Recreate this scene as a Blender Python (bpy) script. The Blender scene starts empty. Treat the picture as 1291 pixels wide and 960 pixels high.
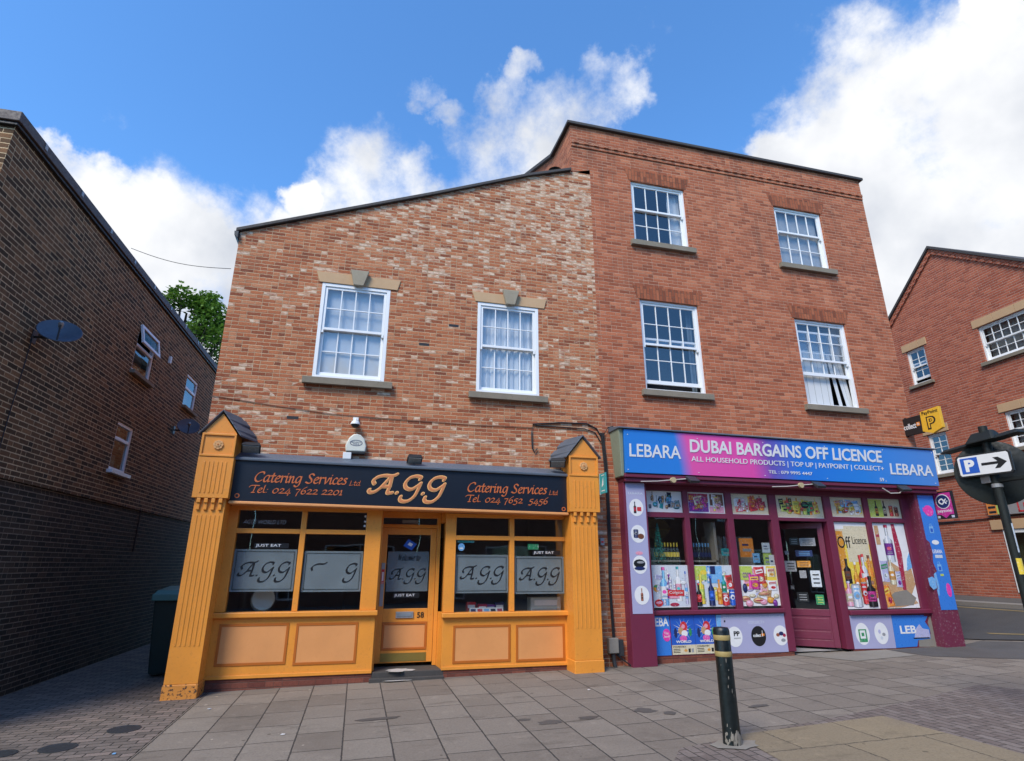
import bpy, bmesh, math, random
from mathutils import Matrix, Vector, Euler
R = math.radians
sc = bpy.context.scene
COL = sc.collection
random.seed(7)

# ------------------------------------------------------------------ camera, sky, sun, exposure
cd = bpy.data.cameras.new('camera'); cam = bpy.data.objects.new('camera', cd); COL.objects.link(cam)
cd.sensor_width = 36.0; cd.lens = 719.6 / 1291 * 36; cd.clip_end = 2000; cd.clip_start = .05
cr, cu, cf = Vector((.96822, -.25011, .00183)), Vector((-.07864, -.29748, .95149)), Vector((.23743, .92139, .30769))
cam.matrix_world = Matrix(((cr.x, cu.x, -cf.x, 0), (cr.y, cu.y, -cf.y, -9.6), (cr.z, cu.z, -cf.z, 1.65), (0, 0, 0, 1)))
sc.camera = cam
sc.view_settings.view_transform = 'Standard'; sc.view_settings.look = 'None'
sc.view_settings.gamma = 1; sc.view_settings.use_curve_mapping = False
sc.view_settings.exposure = 1.42
sc.cycles.use_denoising = True
sc.cycles.max_bounces = 8; sc.cycles.transparent_max_bounces = 12

SUN_AZ, SUN_EL = R(-42), R(48)          # azimuth measured from the street (-y) towards the left
sdir = Vector((math.sin(SUN_AZ) * math.cos(SUN_EL), -math.cos(SUN_AZ) * math.cos(SUN_EL), math.sin(SUN_EL)))
sl = bpy.data.lights.new('sun', 'SUN'); sl.energy = 1.5; sl.angle = R(22); sl.color = (1, .90, .77)
so = bpy.data.objects.new('sun', sl); COL.objects.link(so); so.location = (0, -30, 40)
so.rotation_euler = sdir.to_track_quat('Z', 'Y').to_euler()

wd = bpy.data.worlds.new('World'); sc.world = wd; wd.use_nodes = True
wt = wd.node_tree; wt.nodes.clear()
def wn(t, **k):
    n = wt.nodes.new(t)
    for a, b in k.items(): setattr(n, a, b)
    return n
def wmath(op, a, b=None, c=None):
    n = wn('ShaderNodeMath', operation=op)
    for i, q in enumerate((a, b, c)):
        if q is None: continue
        if isinstance(q, (int, float)): n.inputs[i].default_value = q
        else: wt.links.new(q, n.inputs[i])
    return n.outputs[0]
sky = wn('ShaderNodeTexSky', sky_type='NISHITA', sun_disc=False)
sky.sun_elevation = SUN_EL; sky.sun_rotation = math.atan2(sdir.x, sdir.y); sky.air_density = 1.0; sky.dust_density = .35; sky.ozone_density = 2.2
tc = wn('ShaderNodeTexCoord')
CLOUDS = [(.739, .424, .523, .135), (.68, .524, .513, .156), (.621, .56, .549, .093), (.749, .508, .425, .184), (.738, .366, .566, .045),
 (.568, .59, .575, .053), (.832, .339, .439, .2), (.682, .367, .633, .024), (-.394, .776, .492, .052), (-.345, .821, .454, .078),
 (-.258, .861, .438, .085), (-.179, .855, .488, .045), (-.126, .834, .538, .035), (-.283, .899, .333, .192), (-.424, .751, .505, .036),
 (-.016, .819, .573, .08), (.173, .704, .689, .044), (.149, .765, .626, .071), (.234, .732, .64, .077), (.249, .695, .675, .05),
 (.313, .644, .698, .049), (.302, .677, .671, .05), (.041, .717, .695, .032), (.082, .736, .672, .028), (.184, .669, .72, .025),
 (.052, .805, .591, .052), (-.069, .842, .534, .064),
 (-.75, -.5, .40, .22), (.0, -.95, .22, .10), (-.9, .1, .4, .3), (.8, -.55, .22, .16)]
noise = wn('ShaderNodeTexNoise'); noise.inputs['Scale'].default_value = 7.5; noise.inputs['Detail'].default_value = 9; noise.inputs['Roughness'].default_value = .62
wt.links.new(tc.outputs['Generated'], noise.inputs['Vector'])
# slow swirl that bends the cloud outlines
wob = wn('ShaderNodeTexNoise'); wob.inputs['Scale'].default_value = 5.5; wob.inputs['Detail'].default_value = 7; wob.inputs['Roughness'].default_value = .6
wt.links.new(tc.outputs['Generated'], wob.inputs['Vector'])
wsub = wn('ShaderNodeVectorMath', operation='SUBTRACT'); wt.links.new(wob.outputs['Color'], wsub.inputs[0]); wsub.inputs[1].default_value = (.5, .5, .5)
wsc = wn('ShaderNodeVectorMath', operation='SCALE'); wt.links.new(wsub.outputs[0], wsc.inputs[0]); wsc.inputs['Scale'].default_value = .22
wadd = wn('ShaderNodeVectorMath', operation='ADD'); wt.links.new(tc.outputs['Generated'], wadd.inputs[0]); wt.links.new(wsc.outputs[0], wadd.inputs[1])
wnm = wn('ShaderNodeVectorMath', operation='NORMALIZE'); wt.links.new(wadd.outputs[0], wnm.inputs[0])
mx = None
for ci, (x, y, z, r) in enumerate(CLOUDS):
    d = wn('ShaderNodeVectorMath', operation='DOT_PRODUCT'); wt.links.new(wnm.outputs[0], d.inputs[0]); d.inputs[1].default_value = Vector((x, y, z)).normalized()
    mr = wn('ShaderNodeMapRange', interpolation_type='SMOOTHSTEP'); wt.links.new(d.outputs['Value'], mr.inputs['Value'])
    mr.inputs['From Min'].default_value = math.cos(r * 1.75); mr.inputs['From Max'].default_value = math.cos(r * .1)
    mr.inputs['To Max'].default_value = .56 if 15 <= ci <= 26 else (.80 if 8 <= ci <= 14 else .92)
    mx = mr.outputs[0] if mx is None else wmath('MAXIMUM', mx, mr.outputs[0])
dens = wmath('ADD', mx, wmath('MULTIPLY', wmath('SUBTRACT', noise.outputs['Fac'], .5), 1.5))
cm = wn('ShaderNodeMapRange', interpolation_type='SMOOTHSTEP'); wt.links.new(dens, cm.inputs['Value'])
cm.inputs['From Min'].default_value = .26; cm.inputs['From Max'].default_value = .80
n2 = wn('ShaderNodeTexNoise'); n2.inputs['Scale'].default_value = 5; n2.inputs['Detail'].default_value = 6
wt.links.new(tc.outputs['Generated'], n2.inputs['Vector'])
ccr = wn('ShaderNodeValToRGB'); wt.links.new(wmath('ADD', n2.outputs['Fac'], wmath('MULTIPLY', wmath('SUBTRACT', mx, .7), -.25)), ccr.inputs[0])
ccr.color_ramp.elements[0].position = .36; ccr.color_ramp.elements[0].color = (5.0, 5.3, 5.9, 1)
ccr.color_ramp.elements[1].position = .58; ccr.color_ramp.elements[1].color = (7.6, 7.7, 7.9, 1)
tint = wn('ShaderNodeMix', data_type='RGBA', blend_type='MULTIPLY'); tint.inputs['Factor'].default_value = 1
wt.links.new(sky.outputs[0], tint.inputs['A']); tint.inputs['B'].default_value = (1.10, 1.82, 2.38, 1)
cmix = wn('ShaderNodeMix', data_type='RGBA'); wt.links.new(cm.outputs[0], cmix.inputs['Factor'])
wt.links.new(tint.outputs['Result'], cmix.inputs['A']); wt.links.new(ccr.outputs[0], cmix.inputs['B'])
bg = wn('ShaderNodeBackground'); bg.inputs['Strength'].default_value = .05
wt.links.new(cmix.outputs['Result'], bg.inputs['Color'])
wo = wn('ShaderNodeOutputWorld'); wt.links.new(bg.outputs[0], wo.inputs[0])

# ------------------------------------------------------------------ materials
MATS = {}
class NT:
    def __init__(s, name):
        s.m = bpy.data.materials.new(name); s.m.use_nodes = True; s.t = s.m.node_tree
        s.b = s.t.nodes['Principled BSDF']; MATS[name] = s.m
    def n(s, t, **k):
        n = s.t.nodes.new(t)
        for a, b in k.items(): setattr(n, a, b)
        return n
    def put(s, sock, v):
        if isinstance(v, (int, float, tuple)): sock.default_value = v
        else: s.t.links.new(v, sock)
    def math(s, op, a, b=None, c=None, clamp=False):
        n = s.n('ShaderNodeMath', operation=op, use_clamp=clamp)
        for i, q in enumerate((a, b, c)):
            if q is not None: s.put(n.inputs[i], q)
        return n.outputs[0]
    def mix(s, f, a, b, mode='MIX'):
        n = s.n('ShaderNodeMix', data_type='RGBA', blend_type=mode)
        s.put(n.inputs['Factor'], f)
        for k, v in (('A', a), ('B', b)):
            s.put(n.inputs[k], (*v, 1) if isinstance(v, tuple) and len(v) == 3 else v)
        return n.outputs['Result']
    def noise(s, scale, detail=4, rough=.55, vec=None, off=None):
        n = s.n('ShaderNodeTexNoise'); n.inputs['Scale'].default_value = scale; n.inputs['Detail'].default_value = detail; n.inputs['Roughness'].default_value = rough
        if vec is None: vec = s.obj()
        if off:
            a = s.n('ShaderNodeVectorMath', operation='ADD'); s.t.links.new(vec, a.inputs[0]); a.inputs[1].default_value = off; vec = a.outputs[0]
        s.t.links.new(vec, n.inputs['Vector']); return n.outputs['Fac']
    def obj(s):
        if not hasattr(s, '_tc'): s._tc = s.n('ShaderNodeTexCoord')
        return s._tc.outputs['Object']
    def mr(s, v, a, b, c=0., d=1.):
        n = s.n('ShaderNodeMapRange', interpolation_type='SMOOTHSTEP'); s.put(n.inputs['Value'], v)
        for k, q in (('From Min', a), ('From Max', b), ('To Min', c), ('To Max', d)): s.put(n.inputs[k], q)
        return n.outputs[0]
    def ramp(s, f, stops, const=False):
        n = s.n('ShaderNodeValToRGB'); s.t.links.new(f, n.inputs[0]); r = n.color_ramp
        if const: r.interpolation = 'CONSTANT'
        while len(r.elements) < len(stops): r.elements.new(1)
        for e, (p, c) in zip(r.elements, stops): e.position = p; e.color = (*c, 1)
        return n.outputs[0]
    def bump(s, h, dist, strength=1):
        n = s.n('ShaderNodeBump'); n.inputs['Distance'].default_value = dist; n.inputs['Strength'].default_value = strength
        s.t.links.new(h, n.inputs['Height']); s.t.links.new(n.outputs[0], s.b.inputs['Normal'])

def paint(name, col, rough=.45, var=.12, dirt=.25, metal=0., bump=.0008, grime=(.05, .045, .04), thr=(.56, .8)):
    s = NT(name)
    f = s.noise(2.3, 5); g = s.noise(26, 5, .65, off=(3, 1, 7))
    c = s.mix(s.mr(f, .3, .75, 0, var), col, tuple(q * .62 for q in col))
    c = s.mix(s.mr(g, thr[0], thr[1], 0, dirt), c, grime)
    s.put(s.b.inputs['Base Color'], c); s.put(s.b.inputs['Roughness'], s.mr(g, .3, .7, rough - .08, rough + .15) if dirt else rough); s.b.inputs['Metallic'].default_value = metal
    if bump: s.bump(s.noise(60, 3), bump, .6)
    return s.m
def flat(name, col, rough=.5):
    s = NT(name)
    c = s.mix(s.mr(s.noise(9, 4), .35, .7, 0, .16), col, tuple(q * .7 for q in col))
    if name.startswith('print_') and max(col) > .2 and name not in ('print_white', 'print_blue'):
        c = s.mix(s.mr(s.noise(38, 4, .7), .54, .66, 0, .55), c, tuple(q * .35 for q in col)); c = s.mix(s.mr(s.noise(30, 4, .7, off=(3, 8, 1)), .55, .68, 0, .5), c, (.7, .66, .6))
    s.put(s.b.inputs['Base Color'], c)
    s.b.inputs['Roughness'].default_value = rough
    return s.m
def C(r, g, b):      # photograph-neutral sRGB 0-255 to linear
    f = lambda v: (v / 255 / 12.92) if v <= 10 else ((v / 255 + .055) / 1.055) ** 2.4
    return (f(r), f(g), f(b))
def bricks(name, palette, mortar, bw=.225, bh=.075, mt=.010, axes='wall', white=0., whitecol=(.5, .42, .36), header=.2, stain=.35, rough=.88, wob=.004, bump=.006, stagger='half', dark=(.05, .04, .035), mix_m=1., grad=None, spots=0., streak=0., gum=0.):
    s = NT(name)
    sx = s.n('ShaderNodeSeparateXYZ'); s.t.links.new(s.obj(), sx.inputs[0])
    x, y, z = sx.outputs
    if axes == 'wall':
        sn = s.n('ShaderNodeSeparateXYZ'); s.t.links.new(s._tc.outputs['Normal'], sn.inputs[0])
        sel = s.math('GREATER_THAN', s.math('ABSOLUTE', sn.outputs[0]), .7)
        u = s.math('ADD', s.math('MULTIPLY', x, s.math('SUBTRACT', 1., sel)), s.math('MULTIPLY', y, sel)); v = z
        top = s.math('GREATER_THAN', s.math('ABSOLUTE', sn.outputs[2]), .7)
        v = s.math('ADD', s.math('MULTIPLY', z, s.math('SUBTRACT', 1., top)), s.math('MULTIPLY', y, top))
    elif axes == 'soldier': u, v = z, x
    elif axes == 'xy': u, v = x, y
    else: u, v = y, x
    n1 = s.noise(17, 4, .65); n2 = s.noise(17, 4, .65, off=(5, 9, 2))
    u = s.math('ADD', u, s.math('MULTIPLY', s.math('SUBTRACT', n1, .5), wob * 2.2)); v = s.math('ADD', v, s.math('MULTIPLY', s.math('SUBTRACT', n2, .5), wob * 1.6))
    vb = s.math('DIVIDE', v, bh); row = s.math('FLOOR', vb); fv = s.math('FRACT', vb)
    def white_noise(a, b, k):
        cb = s.n('ShaderNodeCombineXYZ'); s.put(cb.inputs[0], a); s.put(cb.inputs[1], b); cb.inputs[2].default_value = k
        w = s.n('ShaderNodeTexWhiteNoise', noise_dimensions='3D'); s.t.links.new(cb.outputs[0], w.inputs[0]); return w.outputs['Value']
    if stagger == 'half': off = s.math('MULTIPLY', s.math('FLOORED_MODULO', row, 2.), .5)
    else: off = white_noise(row, 3., 1.7)
    ub = s.math('ADD', s.math('DIVIDE', u, bw), off); col = s.math('FLOOR', ub); fu = s.math('FRACT', ub)
    hd = s.math('LESS_THAN', white_noise(row, col, 4.1), header)
    half = s.math('GREATER_THAN', fu, .5)
    col2 = s.math('ADD', col, s.math('MULTIPLY', s.math('MULTIPLY', hd, half), .5))
    du = s.math('MULTIPLY', s.math('MINIMUM', fu, s.math('SUBTRACT', 1., fu)), bw * (1.55 if axes == 'wall' else 1.))
    dh = s.math('ADD', s.math('MULTIPLY', s.math('ABSOLUTE', s.math('SUBTRACT', fu, .5)), bw * 1.55), s.math('MULTIPLY', s.math('SUBTRACT', 1., hd), 9.))
    dv = s.math('MULTIPLY', s.math('MINIMUM', fv, s.math('SUBTRACT', 1., fv)), bh)
    d = s.math('MINIMUM', s.math('MINIMUM', du, dh), dv)
    fine = s.noise(75, 3, .6)
    d = s.math('ADD', d, s.math('MULTIPLY', s.math('SUBTRACT', fine, .5), mt * .55))
    brick = s.mr(d, mt * .5 - .0016, mt * .5 + .0022)
    rnd = white_noise(row, col2, .3)
    c = s.ramp(rnd, palette)
    c = s.mix(s.mr(s.noise(48, 4, .7, off=(2, 2, 8)), .42, .72, 0, .45), c, tuple(q * .55 for q in palette[0][1]))
    c = s.mix(s.mr(s.noise(34, 3, .7, off=(8, 1, 3)), .55, .8, 0, .3), c, tuple(min(.8, q * 1.35 + .02) for q in palette[-1][1]))
    if white:
        p = s.mr(s.noise(.55, 4, .6, off=(1, 4, 9)), .35, .68)
        if grad: p = s.math('ADD', s.math('MULTIPLY', p, .55), s.mr(s.math('ADD', s.math('MULTIPLY', x, grad[0]), s.math('MULTIPLY', z, grad[1])), grad[2], grad[3], 0, .9))
        wmask = s.math('LESS_THAN', white_noise(row, col2, 7.7), s.math('MULTIPLY', p, white))
        vm = s.n('ShaderNodeVectorMath', operation='MULTIPLY'); s.t.links.new(s.obj(), vm.inputs[0]); vm.inputs[1].default_value = (7, 7, 24)
        smear = s.noise(1.0, 6, .68, vec=vm.outputs[0])
        f1 = s.math('MULTIPLY', wmask, s.mr(smear, .40, .60, .1, .85))
        f2 = s.math('MULTIPLY', s.mr(smear, .53, .66), s.math('MULTIPLY', p, .62, clamp=True))
        c = s.mix(s.math('MAXIMUM', f1, f2), c, whitecol)
        f3 = s.mr(s.noise(1.0, 6, .7, vec=vm.outputs[0], off=(40, 3, 11)), .60, .70, 0, .75); c = s.mix(f3, c, (.085, .06, .055))
    if spots:
        vm2 = s.n('ShaderNodeVectorMath', operation='MULTIPLY'); s.t.links.new(s.obj(), vm2.inputs[0]); vm2.inputs[1].default_value = (4, 4, 11)
        sp = s.math('MULTIPLY', s.mr(s.noise(1.0, 6, .72, vec=vm2.outputs[0]), .56, .68), s.mr(s.noise(.45, 3, .6, off=(6, 6, 6)), .45, .62))
        c = s.mix(s.math('MULTIPLY', sp, spots), c, (.075, .045, .032))
    if streak:
        vm3 = s.n('ShaderNodeVectorMath', operation='MULTIPLY'); s.t.links.new(s.obj(), vm3.inputs[0]); vm3.inputs[1].default_value = (5.5, 5.5, .55)
        c = s.mix(s.math('MULTIPLY', s.mr(s.noise(1.0, 5, .6, vec=vm3.outputs[0], off=(3, 3, 3)), .52, .75), streak), c, dark)
    if gum:
        vo = s.n('ShaderNodeTexVoronoi'); vo.inputs['Scale'].default_value = 4.2; s.t.links.new(s.obj(), vo.inputs['Vector'])
        spx = s.n('ShaderNodeSeparateColor'); s.t.links.new(vo.outputs['Color'], spx.inputs[0])
        rad = s.math('MULTIPLY', spx.outputs[0], .10)
        gm = s.math('MULTIPLY', s.math('LESS_THAN', s.math('ADD', vo.outputs['Distance'], s.math('MULTIPLY', s.math('SUBTRACT', s.noise(40, 2), .5), .06)), rad), s.math('GREATER_THAN', spx.outputs[1], .45))
        c = s.mix(s.math('MULTIPLY', gm, gum), c, s.mix(s.math('GREATER_THAN', spx.outputs[2], .75), tuple(q * .45 for q in palette[0][1]), tuple(min(.5, q * 1.7) for q in palette[-1][1])))
        vm4 = s.n('ShaderNodeVectorMath', operation='MULTIPLY'); s.t.links.new(s.obj(), vm4.inputs[0]); vm4.inputs[1].default_value = (1.3, 3.5, 1)
        c = s.mix(s.math('MULTIPLY', s.mr(s.noise(1.0, 7, .7, vec=vm4.outputs[0], off=(7, 2, 0)), .55, .68), .55), c, tuple(q * .55 for q in palette[0][1]))
        c = s.mix(s.math('MULTIPLY', s.mr(s.noise(5, 7, .75, off=(1, 12, 0)), .54, .70), .4), c, tuple(q * 1.35 for q in palette[-1][1]))
    big = s.noise(.8, 6, .62, off=(9, 3, 3)); c = s.mix(s.mr(big, .48, .78, 0, stain), c, dark)
    mc = s.mix(s.mr(s.noise(3, 4, .6, off=(0, 7, 1)), .35, .7, 0, .55), mortar, tuple(q * .5 for q in mortar))
    c = s.mix(s.math('SUBTRACT', 1., s.math('MULTIPLY', s.math('SUBTRACT', 1., brick), mix_m)), mc, c)
    s.put(s.b.inputs['Base Color'], c); s.b.inputs['Roughness'].default_value = rough
    s.b.inputs['Specular IOR Level'].default_value = .25
    if bump: s.bump(s.math('ADD', brick, s.math('ADD', s.math('MULTIPLY', fine, .35), s.math('MULTIPLY', rnd, .3))), bump, .9)
    return s.m
def glass(name, tint=(.75, .8, .8), base=.07, rough=.01):
    s = NT(name); s.t.nodes.remove(s.b)
    tr = s.n('ShaderNodeBsdfTransparent'); tr.inputs[0].default_value = (*tint, 1)
    gl = s.n('ShaderNodeBsdfGlossy'); gl.inputs['Roughness'].default_value = rough
    fr = s.n('ShaderNodeFresnel'); fr.inputs['IOR'].default_value = 1.5
    bm = s.n('ShaderNodeBump'); bm.inputs['Distance'].default_value = .004; bm.inputs['Strength'].default_value = .25
    s.t.links.new(s.noise(1.7, 2), bm.inputs['Height']); s.t.links.new(bm.outputs[0], gl.inputs['Normal'])
    mx = s.n('ShaderNodeMixShader'); geo = s.n('ShaderNodeNewGeometry'); s.t.links.new(s.math('MULTIPLY', s.math('ADD', fr.outputs[0], base, clamp=True), s.math('SUBTRACT', 1., geo.outputs['Backfacing'])), mx.inputs[0])
    s.t.links.new(tr.outputs[0], mx.inputs[1]); s.t.links.new(gl.outputs[0], mx.inputs[2])
    s.t.links.new(mx.outputs[0], s.t.nodes['Material Output'].inputs[0]); return s.m
def film(name, col, op):
    s = NT(name); s.t.nodes.remove(s.b)
    tr = s.n('ShaderNodeBsdfTransparent'); df = s.n('ShaderNodeBsdfDiffuse'); s.put(df.inputs[0], s.mix(s.mr(s.noise(3, 4), .3, .7, 0, .4), col, tuple(q * .6 for q in col)))
    mx = s.n('ShaderNodeMixShader'); mx.inputs[0].default_value = op
    s.t.links.new(tr.outputs[0], mx.inputs[1]); s.t.links.new(df.outputs[0], mx.inputs[2])
    s.t.links.new(mx.outputs[0], s.t.nodes['Material Output'].inputs[0]); return s.m

M_BR_L = bricks('old_mixed_brick', [(0, (.23, .067, .034)), (.2, (.36, .106, .047)), (.6, (.47, .158, .069)), (1, (.52, .22, .11))], (.52, .355, .22), bw=.212, bh=.0655, mt=.0125, white=.45, whitecol=(.72, .58, .43), header=.28, stain=.12, wob=.018, grad=(.16, .22, 1.2, 2.9), streak=.35)
M_BR_R = bricks('red_facing_brick', [(0, (.26, .074, .038)), (.25, (.375, .108, .052)), (.75, (.455, .138, .066)), (1, (.54, .195, .10))], (.50, .31, .21), bh=.0735, mt=.0105, header=.15, stain=.5, wob=.012, dark=(.17, .062, .038), spots=.95, streak=.65)
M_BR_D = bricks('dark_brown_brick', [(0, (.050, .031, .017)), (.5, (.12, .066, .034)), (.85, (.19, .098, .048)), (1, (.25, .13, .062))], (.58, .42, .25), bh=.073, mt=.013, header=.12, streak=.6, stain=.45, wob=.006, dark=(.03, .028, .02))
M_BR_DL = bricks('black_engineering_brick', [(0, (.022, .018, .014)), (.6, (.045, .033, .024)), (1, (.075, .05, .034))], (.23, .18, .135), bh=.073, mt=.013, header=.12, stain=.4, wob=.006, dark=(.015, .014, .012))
M_BR_G = bricks('orange_red_brick', [(0, (.30, .078, .045)), (.5, (.40, .108, .06)), (1, (.46, .14, .078))], (.48, .33, .26), bh=.073, mt=.012, header=.1, stain=.12, wob=.006)
M_ARCH = bricks('gauged_arch_brick', [(0, (.20, .062, .034)), (.4, (.35, .10, .046)), (1, (.42, .135, .064))], (.17, .09, .06), bw=.24, bh=.072, mt=.009, axes='soldier', stain=.35, wob=.008, dark=(.14, .05, .032), spots=.9)
M_PLINTH = bricks('plinth_brick', [(0, (.13, .04, .03)), (1, (.22, .07, .045))], (.14, .07, .055), stain=.3)
M_SLAB = bricks('paving_slabs', [(0, (.178, .150, .122)), (.5, (.206, .175, .143)), (1, (.232, .200, .164))], (.06, .054, .048), bw=.62, bh=.46, mt=.013, axes='yx', header=0, stain=.55, rough=.8, wob=.012, bump=.006, stagger='rand', dark=(.112, .094, .076), gum=1.)
M_PAV = bricks('block_paving', [(0, (.12, .10, .086)), (.5, (.17, .14, .12)), (1, (.215, .17, .145))], (.045, .04, .035), bw=.22, bh=.11, mt=.012, axes='xy', header=.1, stain=.45, wob=.008, dark=(.06, .055, .05))
M_PAV2 = bricks('pink_block_paving', [(0, (.145, .115, .10)), (.5, (.168, .135, .118)), (1, (.205, .17, .148))], (.07, .06, .052), bw=.21, bh=.105, mt=.01, axes='yx', header=.1, stain=.55, wob=.008, dark=(.11, .092, .08), gum=.6)
M_YSLAB = bricks('buff_slabs', [(0, (.205, .165, .112)), (1, (.245, .195, .125))], (.10, .085, .065), bw=.9, bh=.9, mt=.012, axes='xy', header=0, stain=.95, wob=.03, dark=(.165, .135, .105), gum=.8)
M_ROOFTILE = bricks('roof_tiles', [(0, (.06, .045, .04)), (1, (.12, .08, .065))], (.03, .03, .03), bw=.26, bh=.2, axes='xy', stain=.3)
M_SLATE = paint('lead_grey_slate', (.085, .10, .125), .55, .5, .2)
M_TILE_EDGE = paint('dark_roof_edge', (.055, .048, .045), .7, .4, .2)
M_LEAD = paint('lead_flashing', (.10, .125, .16), .5, .5, .2)
M_ORANGE = paint('orange_gloss_paint', (.76, .285, .038), .36, .25, .30, grime=(.36, .13, .022), bump=.0014, thr=(.53, .72))
M_ORANGE_D = paint('burnt_orange_moulding', (.45, .12, .012), .4, .15, .1)
M_ORANGE_W = paint('worn_orange_plinth', (.66, .25, .04), .55, .3, 1.0, grime=(.035, .022, .015), bump=.003, thr=(.535, .60))
M_PEACH = paint('peach_panel_paint', (.68, .29, .095), .5, .25, .22, grime=(.48, .20, .07))
M_PURPLE = paint('plum_paint', (.155, .020, .050), .42, .3, .2, grime=(.06, .02, .03))
M_PURPLE_D = paint('scuffed_plum_paint', (.15, .022, .052), .5, .3, .6, grime=(.28, .2, .2), thr=(.56, .66))
M_WHITE = paint('white_window_paint', (.78, .79, .79), .4, .06, .1, grime=(.4, .38, .34))
M_UPVC = paint('white_plastic_frame', (.80, .81, .84), .35, .06, .1)
M_STONE = paint('buff_stone', (.52, .34, .19), .85, .25, .25, grime=(.25, .19, .13))
M_KEY = paint('weathered_stone', (.36, .31, .225), .9, .4, .45, grime=(.12, .11, .08), bump=.003)
M_SILL = paint('grey_stone_sill', (.235, .20, .15), .9, .5, .5, grime=(.07, .065, .05), bump=.003)
M_BLACK = paint('black_sign_paint', (.008, .011, .019), .34, 0., 0., bump=0)
M_BLKP = paint('black_plastic', (.012, .012, .013), .5, .2, .1)
M_DARK = paint('dark_metal', (.03, .032, .035), .45, .3, .2)
M_GREYM = paint('grey_metal', (.33, .34, .35), .4, .2, .2, metal=.4)
M_LAMPG = paint('lamp_glass', (.26, .27, .26), .2, .2, .2)
M_BRASS = paint('brass_plate', (.30, .22, .055), .38, .3, .3, metal=.5)
M_BINGREEN = paint('bottle_green_plastic', (.009, .024, .020), .45, .2, .15)
M_BINLID = paint('green_lid_plastic', (.08, .19, .17), .4, .2, .15)
M_POST = paint('black_green_post', (.004, .008, .007), .6, .3, .10, grime=(.05, .055, .05))
M_BOLL = paint('bollard_paint', (.004, .008, .009), .36, .3, .2, grime=(.035, .045, .045), bump=.002)
M_BAND = paint('gold_band', (.36, .27, .10), .45, .3, .4)
M_CHIP = paint('chipped_metal', (.23, .21, .18), .6, .4, .4)
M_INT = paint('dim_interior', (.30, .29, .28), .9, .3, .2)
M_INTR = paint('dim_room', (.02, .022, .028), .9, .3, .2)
M_CURT = paint('white_curtain', (.60, .62, .63), .9, .12, .05)
M_NET = paint('net_curtain', (.50, .53, .55), .9, .12, .05)
M_CREAM = paint('cream_plastic', (.62, .62, .54), .45, .1, .15)
M_WHP = paint('white_plastic', (.72, .73, .72), .4, .1, .1)
M_SAGE = paint('peeling_sage_paint', (.24, .27, .19), .7, .4, .5, grime=(.10, .10, .08))
M_LILAC = paint('lilac_vinyl', (.36, .36, .53), .4, .12, .2, grime=(.2, .2, .28))
M_BLUE = paint('blue_vinyl', (.035, .19, .60), .32, .08, .12, grime=(.08, .2, .5))
M_TEALS = flat('teal_print', (.02, .30, .32))
M_GLASS = glass('window_glass'); M_GLASS_UP = glass('sash_glass', (.95, .96, .97), .11)
M_GLASS_SH = glass('shop_glass', (.9, .92, .92), .13)
M_FROST = film('frosted_film', (.22, .265, .285), .55)
M_FROSTL = film('dark_film_line', (.03, .04, .045), .8)  # dark colour painted for clear cuts that show the dim shop behind
M_CABLE = paint('black_cable', (.010, .010, .012), .5, .2, .1)
M_CABW = paint('pale_cable', (.5, .46, .42), .6, .2, .2)
M_CONC = paint('concrete', (.225, .205, .175), .9, .35, .3, bump=.003)
M_STEP = paint('dark_step', (.055, .05, .046), .8, .4, .4, grime=(.2, .19, .18))
M_TARM = paint('asphalt', (.055, .053, .052), .92, .4, .4, grime=(.1, .1, .1), bump=.004)
M_TARM2 = paint('worn_asphalt', (.085, .078, .072), .92, .5, .5, grime=(.15, .14, .13), bump=.004)
M_KERB = paint('kerb_stone', (.2, .185, .17), .9, .3, .4, bump=.003)
M_YLINE = paint('yellow_road_paint', (.23, .17, .07), .85, .5, .8, grime=(.10, .09, .075))
M_WLINE = paint('white_road_paint', (.5, .48, .45), .8, .4, .5)
M_STAIN = paint('dried_spill', (.085, .075, .066), .7, .4, .3)
M_BARK = paint('bark', (.07, .055, .04), .95, .4, .3)
INK = dict(
    white=(.72, .72, .72), pale=(.55, .60, .66), cream=(.62, .55, .38), red=(.55, .03, .035), crimson=(.36, .02, .06), orange=(.75, .24, .03), yellow=(.74, .55, .06), lime=(.45, .56, .1),
    green=(.03, .25, .10), teal=(.02, .28, .30), sky=(.16, .40, .70), blue=(.02, .10, .46), navy=(.015, .025, .10), purple=(.17, .03, .26), magenta=(.50, .03, .24), pink=(.70, .30, .40),
    brown=(.16, .06, .03), black=(.012, .012, .014), grey=(.28, .29, .31), tan=(.50, .30, .15), amber=(.62, .27, .03), hotpink=(.65, .10, .38), lav=(.42, .42, .62), rust=(.3, .09, .05), signpink=(.72, .05, .36))
P = {k: flat('print_' + k, v, .35) for k, v in INK.items()}

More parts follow.
